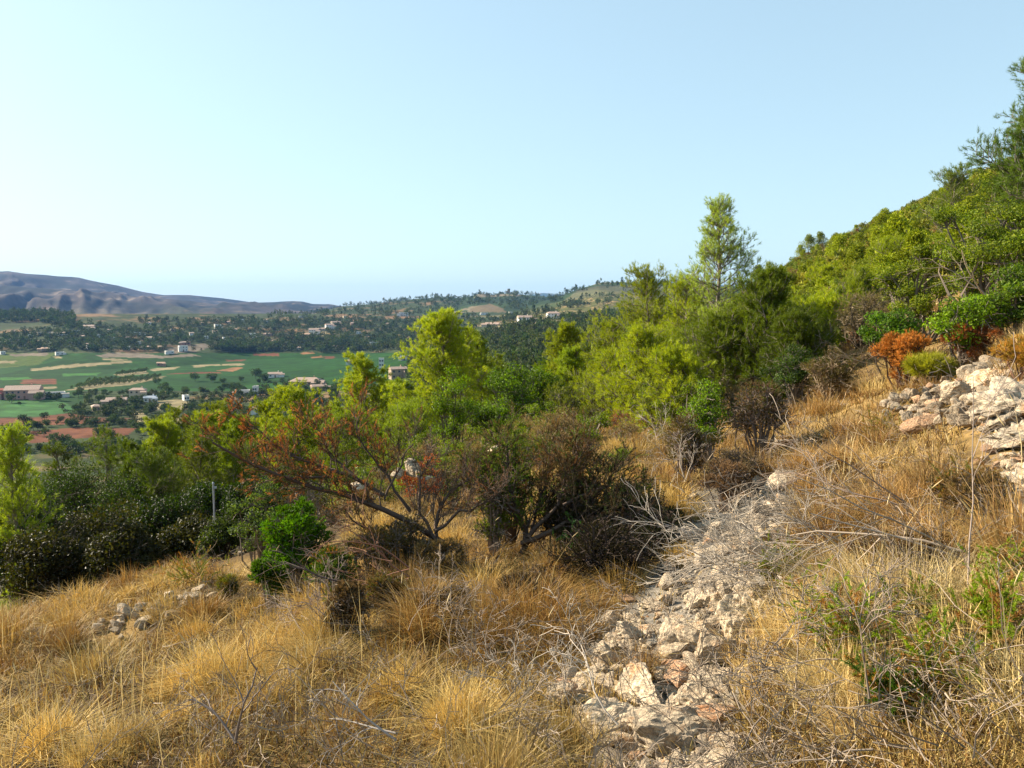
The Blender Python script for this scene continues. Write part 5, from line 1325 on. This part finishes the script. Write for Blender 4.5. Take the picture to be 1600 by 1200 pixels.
while cnt < 210:
    px = rng.uniform(520, 1350); Y = rng.uniform(9.5, 26)
    # keep the golden clearing fairly free
    if 880 < px < 1250 and Y < 10.5: continue
    if px < 620 and Y < 12: continue
    if px > 1180 and Y < 12.5: continue
    if 850 < px < 1230 and Y < 13 and rng.random() < .7: continue
    kinds = ('brown', 'brown', 'rusty') if rng.random() < .4 else (('green',) if rng.random() < .5 else ('olive', 'brown'))
    scatter_shrub(px, Y, kinds, rng.uniform(.45, .85) * (.62 if Y < 13 and px < 1000 else (1 if Y < 16 else 1.3))); cnt += 1
# ------------------------------------------------------------------ right hillside trees
PV = [far_tree_mesh(1000 + i, 3.2, 2.9, n=2000, s=.125, cone=True, ca=(0.36, .38, .015), cb=(.18, .22, .012)) for i in range(6)]
SV = [far_tree_mesh(1010 + i, 1.7, 2.2, n=900, s=.13, ca=(0.11, .15, .015), cb=(.22, .23, .02)) for i in range(5)]
SV2 = [far_tree_mesh(1020 + i, 1.4, 1.9, n=800, s=.13, ca=(0.30, .20, .05), cb=(.36, .24, .10)) for i in range(2)]
cnt = 0; cs = 0
nn = 1400
Yv = np.exp(rng.uniform(math.log(20), math.log(225), nn)); pv = rng.uniform(1060, 1720, nn); X_, Y_, Z_ = ongv(pv, Yv)
for px, x, y, z in zip(pv, X_, Y_, Z_):
    if cnt >= 290 and cs >= 290: break
    if y < 42 and px < 1260: continue
    if cnt < 290 and rng.random() < .5:
        obj('hillside_pine', PV[rng.integers(6)], loc=(x, y, z - .1), rot=rng.uniform(0, 6), scale=rng.uniform(.35, .72) * (0.8 if y < 60 else 1) * (1 + .4 * (rng.random() < .08)), label='young yellow green pine on the right hillside', cat='tree', group='pines on the right hillside'); cnt += 1
    elif cs < 290:
        lib = SV if rng.random() < .66 else SV2
        obj('hillside_shrub' if lib is SV else 'dry_hillside_shrub', lib[rng.integers(len(lib))], loc=(x, y, z - .1), rot=rng.uniform(0, 6), scale=rng.uniform(.4, .9) * (.8 if y < 45 else 1), label='round green shrub on the right hillside' if lib is SV else 'round brownish shrub on the right hillside', cat='shrub', group='green shrubs on the right hillside' if lib is SV else 'brown shrubs on the right hillside'); cs += 1
SKY = far_tree_mesh(1008, 4.2, 3.0, n=800, s=.25, cone=True, ca=(0.17, .21, .03), cb=(.09, .13, .02))
for i, (px, sc_) in enumerate([(1182, 1.1), (1196, .9), (1245, 1.0), (1258, 1.4), (1275, 1.3), (1330, .8), (1352, .7), (1400, .8), (1448, 1.2), (1490, .9), (1300, .8)]):
    x, y, z = onground(px, 188 if px > 1200 else 150)
    obj('skyline_pine', PV[i % 6], loc=(x, y, z + .8), rot=i, scale=sc_ * 1.05, label='dark pine standing up on the skyline of the right hillside', cat='tree', group='pines on the hillside skyline')
def merged(name, label, pts, libs, kind='stuff'):
    data = []
    for me in libs:
        n = len(me.vertices); V = np.empty(n * 3); me.vertices.foreach_get('co', V); V = V.reshape(-1, 3)
        T = np.empty(len(me.loops), np.int32); me.loops.foreach_get('vertex_index', T); T = T.reshape(-1, 3)
        c = np.empty(n * 4); me.color_attributes['Col'].data.foreach_get('color', c); data.append((V, T, c.reshape(-1, 4)[:, :3]))
    a = Acc()
    for i, (x, y, z, s, rz) in enumerate(pts):
        V, T, c = data[i % len(data)]; co, si = math.cos(rz), math.sin(rz)
        W = V * s * np.array([1, 1, R0.uniform(.65, 1.45)]); W = np.stack([W[:, 0] * co - W[:, 1] * si + x, W[:, 0] * si + W[:, 1] * co + y, W[:, 2] + z], 1)
        a.add(W, T, c * R0.uniform(.55, 1.35) * np.array([R0.uniform(.8, 1.3), 1, 1]))
    return obj(name, a.mesh(name, M_far), label=label, kind=kind)
lowS = [far_tree_mesh(1030 + i, 1.2, 1.9, n=150, s=.26, ca=(0.12, .15, .015), cb=(.22, .21, .025)) for i in range(5)] + [far_tree_mesh(1036, .9, 1.7, n=120, s=.25, ca=(0.2, .15, .06), cb=(.28, .19, .09))]
nn = 5200
Yv = np.exp(rng.uniform(math.log(17), math.log(240), nn)); pv = rng.uniform(1040, 1900, nn)
kk = ~((Yv < 45) & (pv < 1230)) & ~((Yv < 22) & (pv < 1330)); X_, Y_, Z_ = ongv(pv[kk], Yv[kk])
merged('hillside_scrub', 'continuous low scrub covering the right hillside', [(x, y, z, rng.uniform(.3, .7) * (1 + y / 300) * (.7 if y < 40 else 1), rng.uniform(0, 6)) for x, y, z in zip(X_, Y_, Z_)], lowS)

# ------------------------------------------------------------------ middle wood below the slope and in the valley
FT = [far_tree_mesh(1100 + i, 5.0, 5.0, n=700, s=.42, ca=(0.10, .14, .015), cb=(.17, .20, .018), cone=i % 3 == 0) for i in range(6)]
VT = [far_tree_mesh(1120 + i, 4.6, 5.6, n=420, s=.5, ca=(0.03, .055, .012), cb=(.065, .10, .018)) for i in range(5)]
cnt = 0
nn = 900
Yv = np.exp(rng.uniform(math.log(48), math.log(420), nn)); pv = rng.uniform(380, 1080, nn); X_, Y_, Z_ = ongv(pv, Yv); ppy = proj(X_, Y_, Z_)[1]
for px, x, y, z, q in zip(pv, X_, Y_, Z_, ppy):
    if cnt >= 285: break
    if px < 560 and y > 200: continue
    if y > 200 and px < 640 and q < 600: continue
    obj('woodland_tree', FT[rng.integers(6)], loc=(x, y, z), rot=rng.uniform(0, 6), scale=rng.uniform(.55, 1.1), label='tree of the wood beyond the near pines', cat='tree', group='trees of the wood below the slope'); cnt += 1
lowF = [far_tree_mesh(1140 + i, 6.0, 5.8, n=46, s=1.1, ca=(0.045, .075, .018), cb=(.095, .125, .025), cone=i % 2 == 0) for i in range(6)]
nn = 10500
pv = rng.uniform(420, 1250, nn); Yv = np.exp(rng.uniform(math.log(260), math.log(2300), nn)); X_, Y_, Z_ = ongv(pv, Yv); ppy = proj(X_, Y_, Z_)[1]
kk = ~((pv < 640) & (Yv < 1150)) & ~((pv > 1100) & (Yv < 500)) & ~((pv < 560) & (rng.random(nn) < .5))
for c, poly in FIELDS[-9:]: kk &= ~inpoly(pv, ppy, poly)
kk &= ~(fbm(X_ / 130, Y_ / 130, 3, 400) > .22)
kk &= ~((pv > 880) & (pv < 1200) & (ppy < 476) & (rng.random(nn) < .55))
merged('distant_woods', 'far dark green woods covering the hills beyond the valley', [(x, y, z, rng.uniform(.6, 1.25) * (1 + y / 5000), rng.uniform(0, 6)) for x, y, z in zip(X_[kk], Y_[kk], Z_[kk])], lowF)
# valley floor trees
cnt = 0
ORCH = FIELDS[7][1]
while cnt < 290:
    px = rng.uniform(-60, 560)
    py = rng.uniform(596, 705) if rng.random() < .8 else rng.uniform(604, 625)
    if px < 120 and py < 640 and rng.random() < .7: continue
    if any(inpoly(np.array(px), np.array(py), pl) for c, pl in FIELDS if c in ('red', 'tan', 'vine')): 
        if rng.random() < .9: continue
    if py < 612 and px < 330: continue
    x, y, z = hit(px, py, 130, 900)
    if y > 700: continue
    obj('valley_tree', VT[rng.integers(5)], loc=(x, y, z), rot=rng.uniform(0, 6), scale=rng.uniform(.5, 1.25), label='dark round tree among the plots and houses on the near valley floor', cat='tree', group='trees on the near valley floor'); cnt += 1
nn = 2600
pv = rng.uniform(-80, 640, nn); qv = rng.uniform(598, 712, nn); X_, Y_, Z_ = hitv(pv, qv, 120, 900)
kk = (Y_ < 760) & ~((qv < 614) & (pv < 400))
for c, pl in FIELDS:
    if c in ('red', 'tan', 'vine'): kk &= ~inpoly(pv, qv, pl) | (rng.random(nn) < .08)
kk &= ~((pv < 120) & (qv < 640) & (rng.random(nn) < .8))
kk &= fbm(X_ / 40, Y_ / 40, 3, 420) > -.25
lowN = [far_tree_mesh(1190 + i, 3.2, 4.2, n=70, s=.8, ca=(0.03, .05, .012), cb=(.075, .10, .02)) for i in range(5)]
merged('valley_undergrowth', 'hedges and bushes growing together between the plots of the near valley', [(x, y, z, rng.uniform(.4, 1.1), rng.uniform(0, 6)) for x, y, z in zip(X_[kk], Y_[kk], Z_[kk])], lowN)
cnt = 0
for px, py, s in [(62, 627, 1.3), (18, 630, 1.3), (212, 637, 1.6), (236, 645, 1.5), (168, 648, 1.5), (255, 612, 1.5), (262, 618, 1.4), (305, 596, 1.6), (330, 597, 1.7), (245, 600, 1.2), (400, 592, 2.0), (412, 598, 1.6), (185, 633, 1.2), (122, 645, 1.2), (125, 650, 1.0), (40, 665, 1.3), (70, 656, .9)]:
    x, y, z = hit(px, py, 130)
    obj('large_valley_tree', VT[cnt % 5], loc=(x, y, z), rot=cnt, scale=s, label='large dark tree standing clear of the others around the valley farms', cat='tree', group='large trees around the valley farms'); cnt += 1
OT = far_tree_mesh(1160, 2.8, 3.0, n=80, s=.6, ca=(0.05, .08, .02), cb=(.09, .12, .03))
for j in range(7):
    for i in range(15):
        px = 112 + i * 9 + j * 3; py = 607.5 - i * .9 - j * 1.7
        if not inpoly(np.array(float(px)), np.array(float(py)), ORCH): continue
        x, y, z = hit(px, py, 300); obj('orchard_tree', OT, loc=(x, y, z), rot=i, scale=rng.uniform(.8, 1.3), label='small orchard tree standing in rows on the tan strip', cat='tree', group='orchard trees on the tan strip')
for i in range(12):
    px = 183 + i * 4.2; py = 586.5 - i * .5; x, y, z = hit(px, py, 300)
    obj('hedge_tree', OT, loc=(x, y, z), rot=i, scale=rng.uniform(1.1, 1.6), label='dark tree in the single row across the green fields', cat='tree', group='row of trees across the green fields')
# beyond the vineyards
lowV = [far_tree_mesh(1170 + i, 6, 6.5, n=40, s=1.3, ca=(0.03, .055, .014), cb=(.065, .095, .02)) for i in range(5)]
nn = 3400
pv = rng.uniform(-120, 680, nn); qv = rng.uniform(499, 551, nn); X_, Y_, Z_ = hitv(pv, qv, 700, 6000)
kk = (Y_ < 3400) & ~(fbm(X_ / 120, Y_ / 200, 3, 410) < -.12)
for c, pl in FIELDS: kk &= ~inpoly(pv, qv, pl)
pts = [(x, y, z, rng.uniform(.5, 1.2), rng.uniform(0, 6)) for x, y, z in zip(X_[kk], Y_[kk], Z_[kk])]
pv = rng.uniform(-40, 115, 500); qv = rng.uniform(488, 505, 500) + np.maximum(0, pv - 60) * .12
pv = np.concatenate([pv, rng.uniform(345, 430, 260), rng.uniform(440, 640, 260)]); qv = np.concatenate([qv, rng.uniform(540, 551, 260), rng.uniform(530, 552, 260)])
X_, Y_, Z_ = hitv(pv, qv, 700, 6000)
pts += [(x, y, z, rng.uniform(.9, 1.5), rng.uniform(0, 6)) for x, y, z in zip(X_, Y_, Z_)]
merged('valley_groves', 'dark groves and hedges between the far houses of the valley', pts, lowV)
for i, (px, s) in enumerate([(905, 1.0), (911, 1.3), (940, 1.4), (948, 1.7), (956, 1.6), (964, 1.7), (971, 1.4)]):
    Y = 1480; x, y, z = onground(px, Y)
    obj('ridge_pine', FT[1 + 2 * (i % 3)], loc=(x, y, z), rot=i, scale=s, label='pine standing out on the crest of the brown hill', cat='tree', group='pines on the brown hill crest')

# ------------------------------------------------------------------ grey post
def post():
    x, y, _ = P(335, 806, 11.5); z = float(height(x, y)); top = P(335, 756, 11.5)[2]
    t = thing('metal_post', (x, y, z), 'thin light grey metal post standing before the dark lower wood', 'post')
    a = Acc(); V, T = tubes([[[0, 0, -.2], [0, 0, top - z]]], [[.013, .013]], 10); a.add(V, T, .6); 
    M = plain_mat('galvanised_steel', (0.26, 0.29, 0.33), .5, .1, 8, .3)
    obj('pole', a.mesh('pole', M, True), t)
    a = Acc(); V, T = tubes([[[0, 0, top - z], [0, 0, top - z + .012], [0, 0, top - z + .03]]], [[.017, .017, .003]], 10); a.add(V, T, .6); obj('cap', a.mesh('cap', M, True), t)
    a = Acc(); V, T = box(0.013, .045, -.012, .012, top - z - .07, top - z - .045); a.add(V, T, .6); obj('bracket', a.mesh('bracket', M), t)
post()

# ------------------------------------------------------------------ haze
def haze():
    V, T = box(-11500, 11500, -11500, 11500, -75, 330)
    m, nt, out = new_mat('haze_air')
    v = N(nt, 'ShaderNodeVolumePrincipled'); v.inputs['Color'].default_value = (0.24, 0.48, 1.0, 1)
    v.inputs['Density'].default_value = 0.000058; v.inputs['Anisotropy'].default_value = 0.0
    nt.links.new(v.outputs[0], out.inputs['Volume'])
    a = Acc(); a.add(V, T, .7)
    obj('haze', a.mesh('haze', m), kind='stuff', label='pale blue haze over the valley')
haze()
